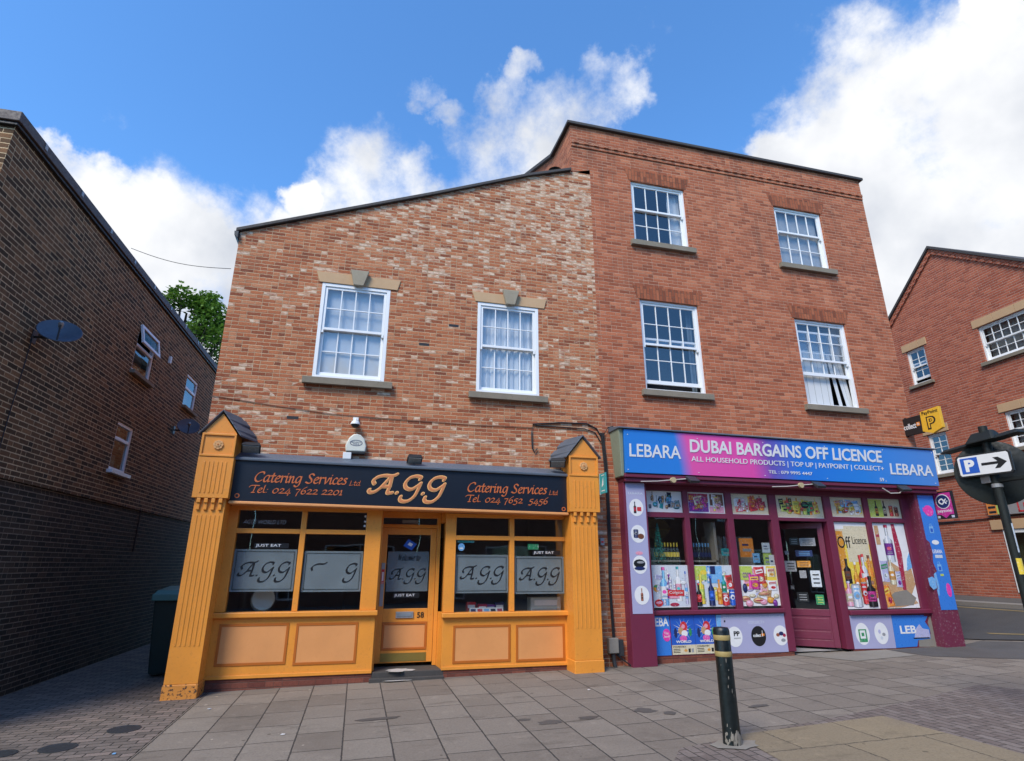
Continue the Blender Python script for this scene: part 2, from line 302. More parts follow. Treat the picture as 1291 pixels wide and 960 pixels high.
# ------------------------------------------------------------------ mesh helpers
class MB:
    def __init__(s): s.v = []; s.f = []; s.k = []; s.mats = []
    def mi(s, m):
        if m not in s.mats: s.mats.append(m)
        return s.mats.index(m)
    def face(s, pts, m):
        b = len(s.v); s.v += [tuple(p) for p in pts]; s.f.append(tuple(range(b, b + len(pts)))); s.k.append(s.mi(m)); return s
    def box(s, x0, x1, y0, y1, z0, z1, m):
        b = len(s.v); k = s.mi(m)
        s.v += [(x, y, z) for x in (x0, x1) for y in (y0, y1) for z in (z0, z1)]
        for f in ((0, 1, 3, 2), (4, 6, 7, 5), (0, 4, 5, 1), (2, 3, 7, 6), (0, 2, 6, 4), (1, 5, 7, 3)):
            s.f.append(tuple(b + i for i in f)); s.k.append(k)
        return s
    def hexa(s, p, m):      # 8 points: bottom ring 0-3, top ring 4-7
        b = len(s.v); k = s.mi(m); s.v += [tuple(q) for q in p]
        for f in ((3, 2, 1, 0), (4, 5, 6, 7), (0, 1, 5, 4), (1, 2, 6, 5), (2, 3, 7, 6), (3, 0, 4, 7)):
            s.f.append(tuple(b + i for i in f)); s.k.append(k)
        return s
    def prism(s, poly, y0, y1, m, back=True):   # outline in (x,z), front at y0
        n = len(poly); b = len(s.v); k = s.mi(m)
        a = sum(poly[i][0] * poly[(i + 1) % n][1] - poly[(i + 1) % n][0] * poly[i][1] for i in range(n))
        if a < 0: poly = poly[::-1]
        s.v += [(x, y0, z) for x, z in poly] + [(x, y1, z) for x, z in poly]
        s.f.append(tuple(range(b, b + n))); s.k.append(k)
        if back: s.f.append(tuple(range(b + 2 * n - 1, b + n - 1, -1))); s.k.append(k)
        for i in range(n):
            j = (i + 1) % n; s.f.append((b + j, b + i, b + n + i, b + n + j)); s.k.append(k)
        return s
    def tube(s, path, r, m, n=8, cap=True):
        path = [Vector(p) for p in path]; k = s.mi(m); rings = []
        rr = r if isinstance(r, (list, tuple)) else [r] * len(path)
        for i, p in enumerate(path):
            t = (path[min(i + 1, len(path) - 1)] - path[max(i - 1, 0)]).normalized()
            a = Vector((0, 0, 1)) if abs(t.z) < .9 else Vector((1, 0, 0))
            u = t.cross(a).normalized(); w = t.cross(u)
            b = len(s.v); s.v += [tuple(p + (u * math.cos(2 * math.pi * j / n) + w * math.sin(2 * math.pi * j / n)) * rr[i]) for j in range(n)]; rings.append(b)
        for a, b in zip(rings, rings[1:]):
            for j in range(n): s.f.append((a + j, a + (j + 1) % n, b + (j + 1) % n, b + j)); s.k.append(k)
        if cap:
            s.f.append(tuple(rings[0] + j for j in range(n))[::-1]); s.k.append(k); s.f.append(tuple(rings[-1] + j for j in range(n))); s.k.append(k)
        return s
    def lathe(s, prof, m, c=(0, 0, 0), n=24, cap=True):      # (r, z)
        k = s.mi(m); rings = []
        for r, z in prof:
            b = len(s.v); s.v += [(c[0] + r * math.cos(2 * math.pi * j / n), c[1] + r * math.sin(2 * math.pi * j / n), c[2] + z) for j in range(n)]; rings.append(b)
        for a, b in zip(rings, rings[1:]):
            for j in range(n): s.f.append((a + j, a + (j + 1) % n, b + (j + 1) % n, b + j)); s.k.append(k)
        if cap:
            s.f.append(tuple(rings[0] + j for j in range(n))[::-1]); s.k.append(k); s.f.append(tuple(rings[-1] + j for j in range(n))); s.k.append(k)
        return s
    def ell(s, cx, cz, rx, rz, y0, y1, m, n=20, back=True):
        return s.prism([(cx + rx * math.cos(2 * math.pi * i / n), cz + rz * math.sin(2 * math.pi * i / n)) for i in range(n)], y0, y1, m, back)
    def build(s, name, parent=None, bevel=0, smooth=False, loc=None, rot=None, **tags):
        me = bpy.data.meshes.new(name); me.from_pydata(s.v, [], s.f)
        for m in s.mats: me.materials.append(m)
        me.polygons.foreach_set('material_index', s.k); me.update()
        o = bpy.data.objects.new(name, me); COL.objects.link(o)
        if smooth: me.shade_smooth(); me.set_sharp_from_angle(angle=R(35))
        if parent: o.parent = parent
        if loc: o.location = loc
        if rot: o.rotation_euler = rot
        if bevel:
            b = o.modifiers.new('bevel', 'BEVEL'); b.width = bevel; b.segments = 2; b.limit_method = 'ANGLE'; b.angle_limit = R(40)
        for k, v in tags.items(): o[k] = v
        return o
def thing(name, label, cat, loc=(0, 0, 0), rz=0., group=None):
    o = bpy.data.objects.new(name, None); COL.objects.link(o); o.location = loc; o.rotation_euler = (0, 0, rz); o['label'] = label; o['category'] = cat; o.empty_display_size = .2
    if group: o['group'] = group
    return o
def dup(root, loc, label, rz=None, group=None):
    r = root.copy(); COL.objects.link(r); r.location = loc; r['label'] = label
    if rz is not None: r.rotation_euler = (0, 0, rz)
    if group: r['group'] = group
    for ch in list(root.children):
        c = ch.copy(); COL.objects.link(c); c.parent = r
        for g in ch.children:
            d = g.copy(); COL.objects.link(d); d.parent = c
    return r
def text(s, m, x0, x1, z0, z1, y, name='lettering', parent=None, depth=.004, shear=0., bold=0., rows=None, **tags):
    cu_ = bpy.data.curves.new('t', 'FONT'); cu_.body = s; cu_.extrude = .0; cu_.shear = shear; cu_.offset = bold; cu_.resolution_u = 3
    to = bpy.data.objects.new('t', cu_); COL.objects.link(to)
    dg = bpy.context.evaluated_depsgraph_get(); me = bpy.data.meshes.new_from_object(to.evaluated_get(dg))
    bpy.data.objects.remove(to); bpy.data.curves.remove(cu_)
    xs = [v.co.x for v in me.vertices]; ys = [v.co.y for v in me.vertices]
    a, b, c, d = min(xs), max(xs), min(ys), max(ys)
    for v in me.vertices:
        fx = (v.co.x - a) / max(b - a, 1e-6); fz = (v.co.y - c) / max(d - c, 1e-6)
        v.co = (x0 + fx * (x1 - x0), y, z0 + fz * (z1 - z0))
    bm = bmesh.new(); bm.from_mesh(me)
    for e in bm.faces: e.normal_update()
    r = bmesh.ops.extrude_face_region(bm, geom=bm.faces[:])
    bmesh.ops.translate(bm, verts=[v for v in r['geom'] if isinstance(v, bmesh.types.BMVert)], vec=(0, -depth, 0))
    bmesh.ops.recalc_face_normals(bm, faces=bm.faces)
    bm.to_mesh(me); bm.free(); me.materials.clear(); me.materials.append(m); me.polygons.foreach_set('use_smooth', [False] * len(me.polygons)); me.polygons.foreach_set('material_index', [0] * len(me.polygons)); me.update()
    o = bpy.data.objects.new(name, me); COL.objects.link(o)
    if parent: o.parent = parent
    for k, v in tags.items(): o[k] = v
    return o
def join_into(dst, src):
    """append the mesh of src (same parent space) into dst and delete src"""
    bm = bmesh.new(); bm.from_mesh(dst.data); k = len(dst.data.materials)
    mats = list(src.data.materials); n0 = len(bm.faces); bm.from_mesh(src.data); bm.faces.ensure_lookup_table()
    for f in bm.faces[n0:]: f.material_index = k + f.material_index
    bm.to_mesh(dst.data); bm.free()
    for m in mats: dst.data.materials.append(m)
    bpy.data.objects.remove(src); return dst
def catmull(pts, n=7):
    if len(pts) < 3: return pts
    out = []; q = [pts[0]] + list(pts) + [pts[-1]]
    for i in range(1, len(q) - 2):
        for t in range(n):
            t /= n; a, b, c, d = q[i - 1], q[i], q[i + 1], q[i + 2]
            out.append(tuple(.5 * (2 * b[k] + (c[k] - a[k]) * t + (2 * a[k] - 5 * b[k] + 4 * c[k] - d[k]) * t * t + (3 * b[k] - a[k] - 3 * c[k] + d[k]) * t ** 3) for k in (0, 1)))
    return out + [pts[-1]]
def hull(p):
    p = sorted(set(p)); lo = []; hi = []
    cr_ = lambda o, a, b: (a[0] - o[0]) * (b[1] - o[1]) - (a[1] - o[1]) * (b[0] - o[0])
    for q in p:
        while len(lo) > 1 and cr_(lo[-2], lo[-1], q) <= 0: lo.pop()
        lo.append(q)
    for q in reversed(p):
        while len(hi) > 1 and cr_(hi[-2], hi[-1], q) <= 0: hi.pop()
        hi.append(q)
    return lo[:-1] + hi[:-1]
def pen(mb, pts, a, b, m, y, depth=.004, ang=40, smooth=True, n=7):
    """broad-nib pen stroke drawn in the x-z plane"""
    ca, sa = math.cos(R(ang)), math.sin(R(ang))
    nib = [(a * math.cos(t) * ca - b * math.sin(t) * sa, a * math.cos(t) * sa + b * math.sin(t) * ca) for t in [2 * math.pi * i / 10 for i in range(10)]]
    pts = catmull(pts, n) if smooth else pts
    for i in range(max(1, len(pts) - 1)):
        p, q = pts[i], pts[min(i + 1, len(pts) - 1)]
        h = hull([(round(p[0] + u, 6), round(p[1] + w, 6)) for u, w in nib] + [(round(q[0] + u, 6), round(q[1] + w, 6)) for u, w in nib])
        mb.prism(h, y - depth - (i % 17) * 7e-5, y, m, back=False)
GL = {'C': (1.2, [[(1.12, 1.22), (1.05, 1.45), (.75, 1.5), (.35, 1.25), (.1, .7), (.22, .18), (.6, 0), (1.02, .25)]]),
 'a': (.92, [[(.74, .92), (.4, .98), (.12, .6), (.12, .15), (.35, .02), (.62, .4), (.75, .95)], [(.75, .95), (.66, .4), (.7, .05), (.92, .14)]]),
 't': (.6, [[(.32, 1.35), (.25, .6), (.25, .12), (.4, 0), (.6, .14)], [(.02, .95), (.58, .98)]]),
 'e': (.74, [[(.12, .48), (.5, .6), (.62, .82), (.42, .98), (.14, .65), (.12, .2), (.36, 0), (.68, .18)]]),
 'r': (.66, [[(.02, .85), (.18, .95), (.18, 0)], [(.18, .6), (.38, .92), (.62, .9)]]),
 'i': (.44, [[(.02, .85), (.18, .95), (.17, .15), (.3, 0), (.44, .14)], [(.24, 1.34), (.26, 1.36)]]),
 'n': (.95, [[(.02, .85), (.18, .95), (.18, 0)], [(.18, .55), (.45, .95), (.62, .8), (.6, .15), (.72, 0), (.92, .14)]]),
 'g': (.88, [[(.74, .92), (.4, .98), (.12, .6), (.12, .15), (.35, .02), (.62, .4), (.75, .95)], [(.75, .95), (.7, .1), (.6, -.4), (.3, -.6), (.02, -.42)]]),
 'S': (1.05, [[(.98, 1.25), (.7, 1.5), (.36, 1.3), (.42, .95), (.75, .6), (.8, .2), (.45, 0), (.05, .18)]]),
 'v': (.8, [[(.02, .88), (.18, .95), (.32, .02)], [(.32, .02), (.6, .5), (.7, .95)]]),
 'c': (.68, [[(.62, .85), (.42, .98), (.14, .65), (.12, .2), (.36, 0), (.65, .16)]]),
 's': (.64, [[(.58, .88), (.36, .98), (.18, .78), (.48, .4), (.42, .08), (.05, .06)]]),
 'T': (1.0, [[(-.3, 1.12), (-.12, 1.4), (.4, 1.48), (1.1, 1.45)], [(.55, 1.46), (.48, .6), (.4, .02)], [(.2, .02), (.65, .02)]]),
 'l': (.42, [[(.2, 1.55), (.15, .6), (.2, .1), (.42, .12)]]), 'd': (.95, [[(.7, .92), (.4, .98), (.12, .6), (.12, .15), (.35, .02), (.62, .4)], [(.78, 1.5), (.66, .4), (.7, .05), (.9, .12)]]),
 'L': (.95, [[(.3, 1.45), (.25, .6), (.15, .05)], [(.05, .03), (.5, .05), (.9, .2)]]),
 'W': (1.5, [[(.05, 1.4), (.25, 1.4), (.35, .05)], [(.35, .05), (.8, 1.4)], [(.8, 1.4), (.9, .05)], [(.9, .05), (1.4, 1.45)]]), 'o': (.85, [[(.45, .98), (.1, .6), (.15, .12), (.45, 0), (.8, .4), (.75, .85), (.45, .98)]]),
 'm': (1.35, [[(.02, .85), (.18, .95), (.18, 0)], [(.18, .55), (.45, .95), (.6, .8), (.6, 0)], [(.6, .55), (.85, .95), (1.02, .8), (1.0, .1), (1.3, .14)]]),
 ':': (.5, [[(.2, .1), (.22, .12)], [(.26, .72), (.28, .74)]]), '.': (.5, [[(.2, .1), (.22, .12)]]), ' ': (.55, []),
 '0': (.95, [[(.45, .98), (.1, .6), (.15, .12), (.45, 0), (.8, .4), (.75, .85), (.45, .98)]]), '1': (.6, [[(.1, .8), (.28, .98), (.25, .02)], [(.05, .02), (.45, .02)]]),
 '2': (.88, [[(.12, .75), (.4, .98), (.68, .75), (.4, .3), (.08, .02)], [(.08, .04), (.8, .04)]]), '4': (.98, [[(.6, .95), (.3, .45), (.05, .08)], [(.05, .05), (.88, .08)], [(.68, .6), (.55, -.4)]]),
 '5': (.85, [[(.75, .98), (.3, .95)], [(.3, .95), (.2, .5), (.55, .45), (.65, .05), (.4, -.35), (.02, -.3)]]), '6': (.88, [[(.75, 1.45), (.35, 1.1), (.1, .5), (.2, .05), (.5, 0), (.72, .35), (.55, .7), (.15, .5)]]),
 '7': (.85, [[(.1, .9), (.75, .95)], [(.75, .95), (.4, .2), (.3, -.45)]])}
def script_line(mb, s, x0, x1, zb, h, y, m, slant=.16, depth=.004, nib=.10):
    w = sum(GL[c][0] for c in s); k = (x1 - x0) / w; x = x0
    for c in s:
        adv, st = GL[c]
        for p in st: pen(mb, [(x + px * k + pz * h * slant, zb + pz * h) for px, pz in p], nib * h * 1.15, nib * h * .45, m, y, depth, n=4)
        x += adv * k
AGG = [[(115, 258), (100, 222), (150, 178), (230, 158), (300, 161), (345, 150), (368, 138)], [(300, 168), (245, 233), (180, 308), (118, 352), (72, 358), (55, 340), (62, 328)],
       [(310, 168), (290, 283), (268, 358), (322, 356)], [(213, 286), (292, 286)], [(374, 354), (378, 356)],
       [(640, 187), (650, 162), (590, 152), (520, 176), (470, 238), (480, 292), (540, 310), (600, 276), (648, 238)], [(650, 234), (622, 308), (580, 390), (510, 445), (440, 450), (416, 425), (424, 396)], [(678, 354), (682, 356)]]
AGG += [[(x + 285, z) for x, z in AGG[5]], [(x + 285, z) for x, z in AGG[6]]]
def agg(mb, x0, x1, z0, z1, y, w, m, depth, ang=40, thin=.5, which=None):
    fx = lambda x: x0 + (x - 55) / (935 - 55) * (x1 - x0); fz = lambda z: z0 + (450 - z) / (450 - 138) * (z1 - z0)
    for i, p in enumerate(AGG):
        if which is not None and i not in which: continue
        pen(mb, [(fx(a), fz(b)) for a, b in p], w, w * thin, m, y, depth, ang, n=6)

def wall(mb, m, x0, x1, top, zb, holes=(), y=0., rev=.12, revmat=None):
    """facade in the local x-z plane facing -y; top is a list of (x, z); holes are (x0, x1, z0, z1)"""
    def zt(x):
        for (a, za), (b, zb_) in zip(top, top[1:]):
            if a - 1e-6 <= x <= b + 1e-6: return za + (zb_ - za) * (x - a) / max(b - a, 1e-9)
        return top[-1][1]
    xs = sorted(set([x0, x1] + [p[0] for p in top if x0 < p[0] < x1] + [h[i] for h in holes for i in (0, 1) if x0 < h[i] < x1]))
    for a, b in zip(xs, xs[1:]):
        c = (a + b) / 2; z = zb
        for h in sorted([h for h in holes if h[0] < c < h[1]], key=lambda h: h[2]):
            if h[2] > z + 1e-5: mb.face([(a, y, z), (b, y, z), (b, y, h[2]), (a, y, h[2])], m)
            z = h[3]
        mb.face([(a, y, z), (b, y, z), (b, y, zt(b)), (a, y, zt(a))], m)
    for a, b, c, d in holes:
        q = revmat or m
        mb.face([(a, y, c), (a, y, d), (a, y + rev, d), (a, y + rev, c)], q); mb.face([(b, y, c), (b, y + rev, c), (b, y + rev, d), (b, y, d)], q)
        mb.face([(a, y, d), (b, y, d), (b, y + rev, d), (a, y + rev, d)], q); mb.face([(a, y, c), (a, y + rev, c), (b, y + rev, c), (b, y, c)], q)
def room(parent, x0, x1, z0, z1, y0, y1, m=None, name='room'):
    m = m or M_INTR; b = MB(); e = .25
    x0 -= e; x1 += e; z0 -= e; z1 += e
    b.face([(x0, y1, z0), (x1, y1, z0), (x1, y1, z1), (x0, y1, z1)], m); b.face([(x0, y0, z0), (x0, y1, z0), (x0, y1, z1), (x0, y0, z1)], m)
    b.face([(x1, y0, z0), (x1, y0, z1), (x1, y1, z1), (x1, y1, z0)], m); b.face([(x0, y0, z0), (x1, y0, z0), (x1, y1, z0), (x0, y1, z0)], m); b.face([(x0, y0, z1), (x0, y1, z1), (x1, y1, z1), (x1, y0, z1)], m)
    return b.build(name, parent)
def curtain(parent, x0, x1, z0, z1, y, m, amp=.02, wl=.12, n=None):
    b = MB(); n = n or max(8, int((x1 - x0) / .012)); k = b.mi(m)
    for i in range(n + 1):
        x = x0 + (x1 - x0) * i / n; ph = x / wl * 2 * math.pi
        yy = y + amp * (math.sin(ph) + .4 * math.sin(ph * 2.3 + 1))
        b.v += [(x, yy, z0), (x + .01 * math.sin(ph * .7), yy * .6 + y * .4, z1)]
    for i in range(n): b.f.append((2 * i, 2 * i + 2, 2 * i + 3, 2 * i + 1)); b.k.append(k)
    return b.build('curtain', parent, smooth=True)
def grid(b, x0, x1, z0, z1, y0, y1, st, cols, rows, bar, m, bot=None):
    bot = bot or st
    b.box(x0, x0 + st, y0, y1, z0, z1, m); b.box(x1 - st, x1, y0, y1, z0, z1, m)
    b.box(x0 + st, x1 - st, y0, y1, z0, z0 + bot, m); b.box(x0 + st, x1 - st, y0, y1, z1 - st, z1, m)
    ix0, ix1, iz0, iz1 = x0 + st, x1 - st, z0 + bot, z1 - st
    for i in range(1, cols):
        x = ix0 + (ix1 - ix0) * i / cols; b.box(x - bar / 2, x + bar / 2, y0 + .004, y1 - .004, iz0, iz1, m)
    for i in range(1, rows):
        z = iz0 + (iz1 - iz0) * i / rows
        for j in range(cols):
            xa = ix0 + (ix1 - ix0) * j / cols + (bar / 2 if j else 0); xb = ix0 + (ix1 - ix0) * (j + 1) / cols - (bar / 2 if j < cols - 1 else 0)
            b.box(xa, xb, y0 + .006, y1 - .006, z - bar / 2, z + bar / 2, m)
def sash(parent, x0, x1, z0, z1, rail, ur, lr, cols=4, lift=0., rec=.03, sill=(.13, .14, .11), sillmat=None, glassm=None, lab=None, fr=.055, **kw):
    b = MB(); y0, y1 = rec, rec + .10
    b.box(x0, x0 + fr, y0, y1, z0, z1, M_WHITE); b.box(x1 - fr, x1, y0, y1, z0, z1, M_WHITE)
    b.box(x0 + fr, x1 - fr, y0, y1, z1 - fr, z1, M_WHITE); b.box(x0 + fr, x1 - fr, y0 - .02, y1, z0, z0 + fr * .9, M_WHITE)
    w = b.build('window', parent, .004)
    if lab: w['label'] = lab
    a0, a1 = x0 + fr + .002, x1 - fr - .002; c0, c1 = z0 + fr * .9 + .002, z1 - fr - .002
    u = MB(); grid(u, a0, a1, rail - .02, c1, y0 + .018, y0 + .055, .045, cols, ur, .018, M_WHITE)
    for x in (a0 + .022, a1 - .022): u.box(x - .018, x + .018, y0 + .012, y0 + .05, rail - .075, rail - .022, M_WHITE)
    u.build('upper_sash', w, .003)
    l = MB(); grid(l, a0, a1, c0 + lift, rail + .025 + lift, y0 + .062, y0 + .098, .045, cols, lr, .018, M_WHITE, .075); l.build('lower_sash', w, .003)
    g = MB(); g.box(a0 + .04, a1 - .04, y0 + .034, y0 + .040, rail, c1 - .03, glassm or M_GLASS_UP); g.box(a0 + .04, a1 - .04, y0 + .078, y0 + .084, c0 + lift + .04, rail + lift, glassm or M_GLASS_UP); g.build('pane', w)
    if sill:
        ov, pr, hh = sill; sb = MB(); sb.box(x0 - ov, x1 + ov, -pr * .75, rec - .022, z0 - hh, z0 - .002, sillmat or M_SILL); sb.build('sill', w, .006)
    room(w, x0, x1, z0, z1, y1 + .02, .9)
    return w

# ------------------------------------------------------------------ ground
def gz(x): return .016 * x if x < 11.5 else .184 + .112 * (min(x, 17.2) - 11.5)
def sheet(name, poly, dz, m, lift=None, **t):
    """ground sheet following the slope: polygon in (x,y), cut at x = 11.5 and 17.2"""
    b = MB()
    def clip(p, c, keep_less):
        out = []
        for i in range(len(p)):
            a, d = p[i], p[(i + 1) % len(p)]
            ia = (a[0] <= c) if keep_less else (a[0] >= c); idd = (d[0] <= c) if keep_less else (d[0] >= c)
            if ia: out.append(a)
            if ia != idd:
                q = (c - a[0]) / (d[0] - a[0]); out.append((c, a[1] + q * (d[1] - a[1])))
        return out
    for p in (clip(poly, 11.5, True), clip(clip(poly, 11.5, False), 17.2, True), clip(poly, 17.2, False)):
        if len(p) > 2 and max(q[0] for q in p) - min(q[0] for q in p) > 1e-4:
            b.face([(x, y, gz(x) + dz) for x, y in p], m)
    return b.build(name, None, kind='structure', **t)
g = MB(); N = 12
g.face([(-600, -600, -9.8), (11.5, -600, -.05), (11.5, 600, -.05), (-600, 600, -9.8)], M_TARM)
g.face([(11.5, -600, -.05), (17.2, -600, .60), (17.2, 600, .60), (11.5, 600, -.05)], M_TARM); g.face([(17.2, -600, .60), (600, -600, .60), (600, 600, .60), (17.2, 600, .60)], M_TARM)
g.build('ground', kind='structure')
sheet('pavement', [(-1.86, -6.4), (10.9, -6.4), (12.6, -4.2), (12.7, -.9), (12.1, 0), (11.6, 1.2), (11.6, 14), (-1.86, 14)], 0, M_SLAB)
sheet('brick_paving', [(-30, -6.4), (-1.866, -6.4), (-1.866, 30), (-30, 30)], 0, M_PAV)
sheet('paving_apron', [(1.9, -5.6), (3.0, -4.15), (5.75, -3.55), (8.2, -2.9), (8.6, -3.6), (6.4, -6.2)], .004, M_PAV2)
sheet('buff_paving', [(3.55, -5.5), (3.72, -3.95), (5.66, -3.8), (5.75, -5.6)], .008, M_YSLAB)
sheet('doorstep_paving', [(8.3, .02), (9.7, -.02), (9.62, -.72), (8.2, -.86), (7.75, -.03), (7.8, .25), (8.7, .25)], .006, M_CONC)
sheet('corner_paving', [(9.7, -.08), (12.0, -.02), (12.6, -1.0), (11.0, -1.7), (9.75, -.9)], .005, M_TARM2)
sheet('road', [(-600, -6.55), (600, -6.55), (600, -19), (-600, -19)], -.11, M_TARM)
sheet('side_road', [(11.62, 1.2), (12.12, .02), (12.75, -.9), (13.2, -6.55), (17.3, -6.55), (15.62, .2), (15.62, 40), (11.62, 40)], .012, M_TARM)
sheet('yellow_line', [(15.30, -1.2), (15.40, -1.2), (15.40, 40), (15.30, 40)], .018, M_YLINE)
sheet('road_marking', [(12.70, .38), (12.64, .24), (13.1, -.7), (13.16, -.6)], .018, M_YLINE)
kb = MB(); kb.hexa([(15.62, -1.5, .5), (15.78, -1.5, .5), (15.78, 40, .5), (15.62, 40, .5), (15.62, -1.5, .755), (15.78, -1.5, .78), (15.78, 40, .78), (15.62, 40, .755)], M_KERB)
kb.hexa([(15.78, -1.5, .5), (17.5, -1.5, .5), (17.5, 40, .5), (15.78, 40, .5), (15.78, -1.5, .772), (17.5, -1.5, .86), (17.5, 40, .86), (15.78, 40, .772)], M_TARM2); kb.build('side_pavement', kind='structure')
kb = MB(); kb.hexa([(-30, -6.55, -.7), (12, -6.55, -.1), (12, -6.41, -.1), (-30, -6.41, -.7), (-30, -6.55, -.48), (12, -6.55, .19), (12, -6.41, .195), (-30, -6.41, -.477)], M_KERB); kb.build('kerb', kind='structure')
for i, (cx, cy, rx, ry) in enumerate(((2.15, -2.93, .17, .11), (1.92, -2.74, .09, .06), (2.62, -2.88, .15, .07), (3.35, -2.78, .14, .13), (3.55, -2.98, .1, .08), (.35, -2.2, .28, .07), (4.7, -3.0, .16, .06))):
    pts = [(cx + rx * math.cos(t) * random.uniform(.6, 1.15), cy + ry * math.sin(t) * random.uniform(.6, 1.15)) for t in [2 * math.pi * k / 14 for k in range(14)]]
    sheet('dried_stain', pts, .003 + .0004 * i, M_STAIN)
for x, y, w, r in ((-2.28, -1.80, 'right-hand', .16), (-2.66, -2.36, 'middle', .16), (-3.1, -2.42, 'left-hand', .13)):
    b = MB(); b.lathe([(r, 0), (r, .006), (r - .02, .008), (r - .03, .004), (.0, .004)], M_DARK, (x, y, gz(x) + .001), 28)
    b.build('drain_cover', None, label='%s of three round black covers set in the brick paving' % w, category='drain cover', group='round covers in the paving')

# ------------------------------------------------------------------ brown brick building on the left
BB = thing('brown_building', 'long dark brown brick building with flat roof and two dishes on its wall', 'building', (-4.61, -2.35, 0), R(90 - 1.25))
win = [(4.65, 5.6, 5.22, 6.17), (7.78, 8.72, 5.36, 6.18), (4.6, 5.36, 3.30, 4.20)]
b = MB(); wall(b, M_BR_D, 0, 12.5, [(0, 6.94), (12.5, 6.94)], 2.72, win, rev=.1)
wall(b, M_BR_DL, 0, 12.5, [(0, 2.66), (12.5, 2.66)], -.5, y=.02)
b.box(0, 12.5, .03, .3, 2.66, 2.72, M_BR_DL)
b.face([(0, 0, -.5), (0, 9, -.5), (0, 9, 6.94), (0, 0, 6.94)][::-1], M_BR_D); b.face([(12.5, 0, -.5), (12.5, 9, -.5), (12.5, 9, 6.94), (12.5, 0, 6.94)], M_BR_D); b.face([(0, 9, -.5), (12.5, 9, -.5), (12.5, 9, 6.94), (0, 9, 6.94)], M_BR_D)
b.build('wall', BB)
b = MB(); b.box(-.07, 12.6, -.07, 9.1, 6.95, 7.09, paint('brown_roof_trim', (.085, .068, .066), .6, .3, .2)); b.box(-.045, 12.57, -.045, 9, 6.9, 6.938, M_BLKP); rf = b.build('roof', BB, .008)
for k in range(8): MB().box(.5 + k * 1.05, .56 + k * 1.05, -.078, -.068, 6.99, 7.07, M_GREYM).build('roof_clip', rf)
for i, (x0, x1, z0, z1) in enumerate(win):
    b = MB(); t = .06; y0, y1 = .02, .09
    b.box(x0, x0 + t, y0, y1, z0, z1, M_UPVC); b.box(x1 - t, x1, y0, y1, z0, z1, M_UPVC); b.box(x0 + t, x1 - t, y0, y1, z0, z0 + t, M_UPVC); b.box(x0 + t, x1 - t, y0, y1, z1 - t, z1, M_UPVC)
    zm = z0 + (z1 - z0) * (.66 if i == 2 else .58); b.box(x0 + t, x1 - t, y0, y1, zm - t / 2, zm + t / 2, M_UPVC)
    w = b.build('window', BB, .005)
    gb = MB(); gb.box(x0 + t - .01, x1 - t + .01, .05, .056, z0 + t - .01, zm - t / 2 + .01, M_GLASS)
    if i: gb.box(x0 + t - .01, x1 - t + .01, .05, .056, zm + t / 2 - .01, z1 - t + .01, M_GLASS)
    gb.build('pane', w)
    sb = MB(); sb.box(x0 - .06, x1 + .06, -.09, .02, z0 - .07, z0 - .003, M_UPVC if i == 2 else M_SILL); sb.build('sill', w, .004)
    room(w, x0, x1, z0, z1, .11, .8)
    if i == 2:
        cb = MB(); cb.box(x0 + .02, x1 - .02, .2, .21, z0, z1, paint('faded_brown_blind', (.085, .035, .028), .9)); cb.box(x1 - .38, x1 - .12, .18, .195, z0, z0 + .34, paint('pale_box', (.2, .24, .25), .8)); cb.build('blind', w)
    if i == 0:
        cb = MB(); cb.box(x0 + .02, x1 - .02, .2, .21, z0, zm, paint('rose_blind', (.19, .12, .11), .9)); cb.build('blind', w)
        v = MB(); hh = z1 - zm - .02; a = R(12)
        vf = lambda q, d: (q, -math.sin(a) * d[0] - math.cos(a) * d[1], z1 - .01 - math.cos(a) * d[0] + math.sin(a) * d[1])
        def slab(u0, u1, d0, d1, e0, e1, m): v.hexa([vf(u0, (d1, e0)), vf(u1, (d1, e0)), vf(u1, (d1, e1)), vf(u0, (d1, e1)), vf(u0, (d0, e0)), vf(u1, (d0, e0)), vf(u1, (d0, e1)), vf(u0, (d0, e1))], m)
        slab(x0, x0 + .06, 0, hh, 0, .04, M_UPVC); slab(x1 - .06, x1, 0, hh, 0, .04, M_UPVC); slab(x0 + .06, x1 - .06, 0, .06, 0, .04, M_UPVC); slab(x0 + .06, x1 - .06, hh - .06, hh, 0, .04, M_UPVC); slab(x0 + .055, x1 - .055, .055, hh - .055, .015, .022, M_GLASS)
        v.build('vent_sash', w)
    if i == 1:
        cb = MB(); cb.box(x0 + .02, x1 - .02, .2, .21, z0, zm, M_NET); cb.build('blind', w)
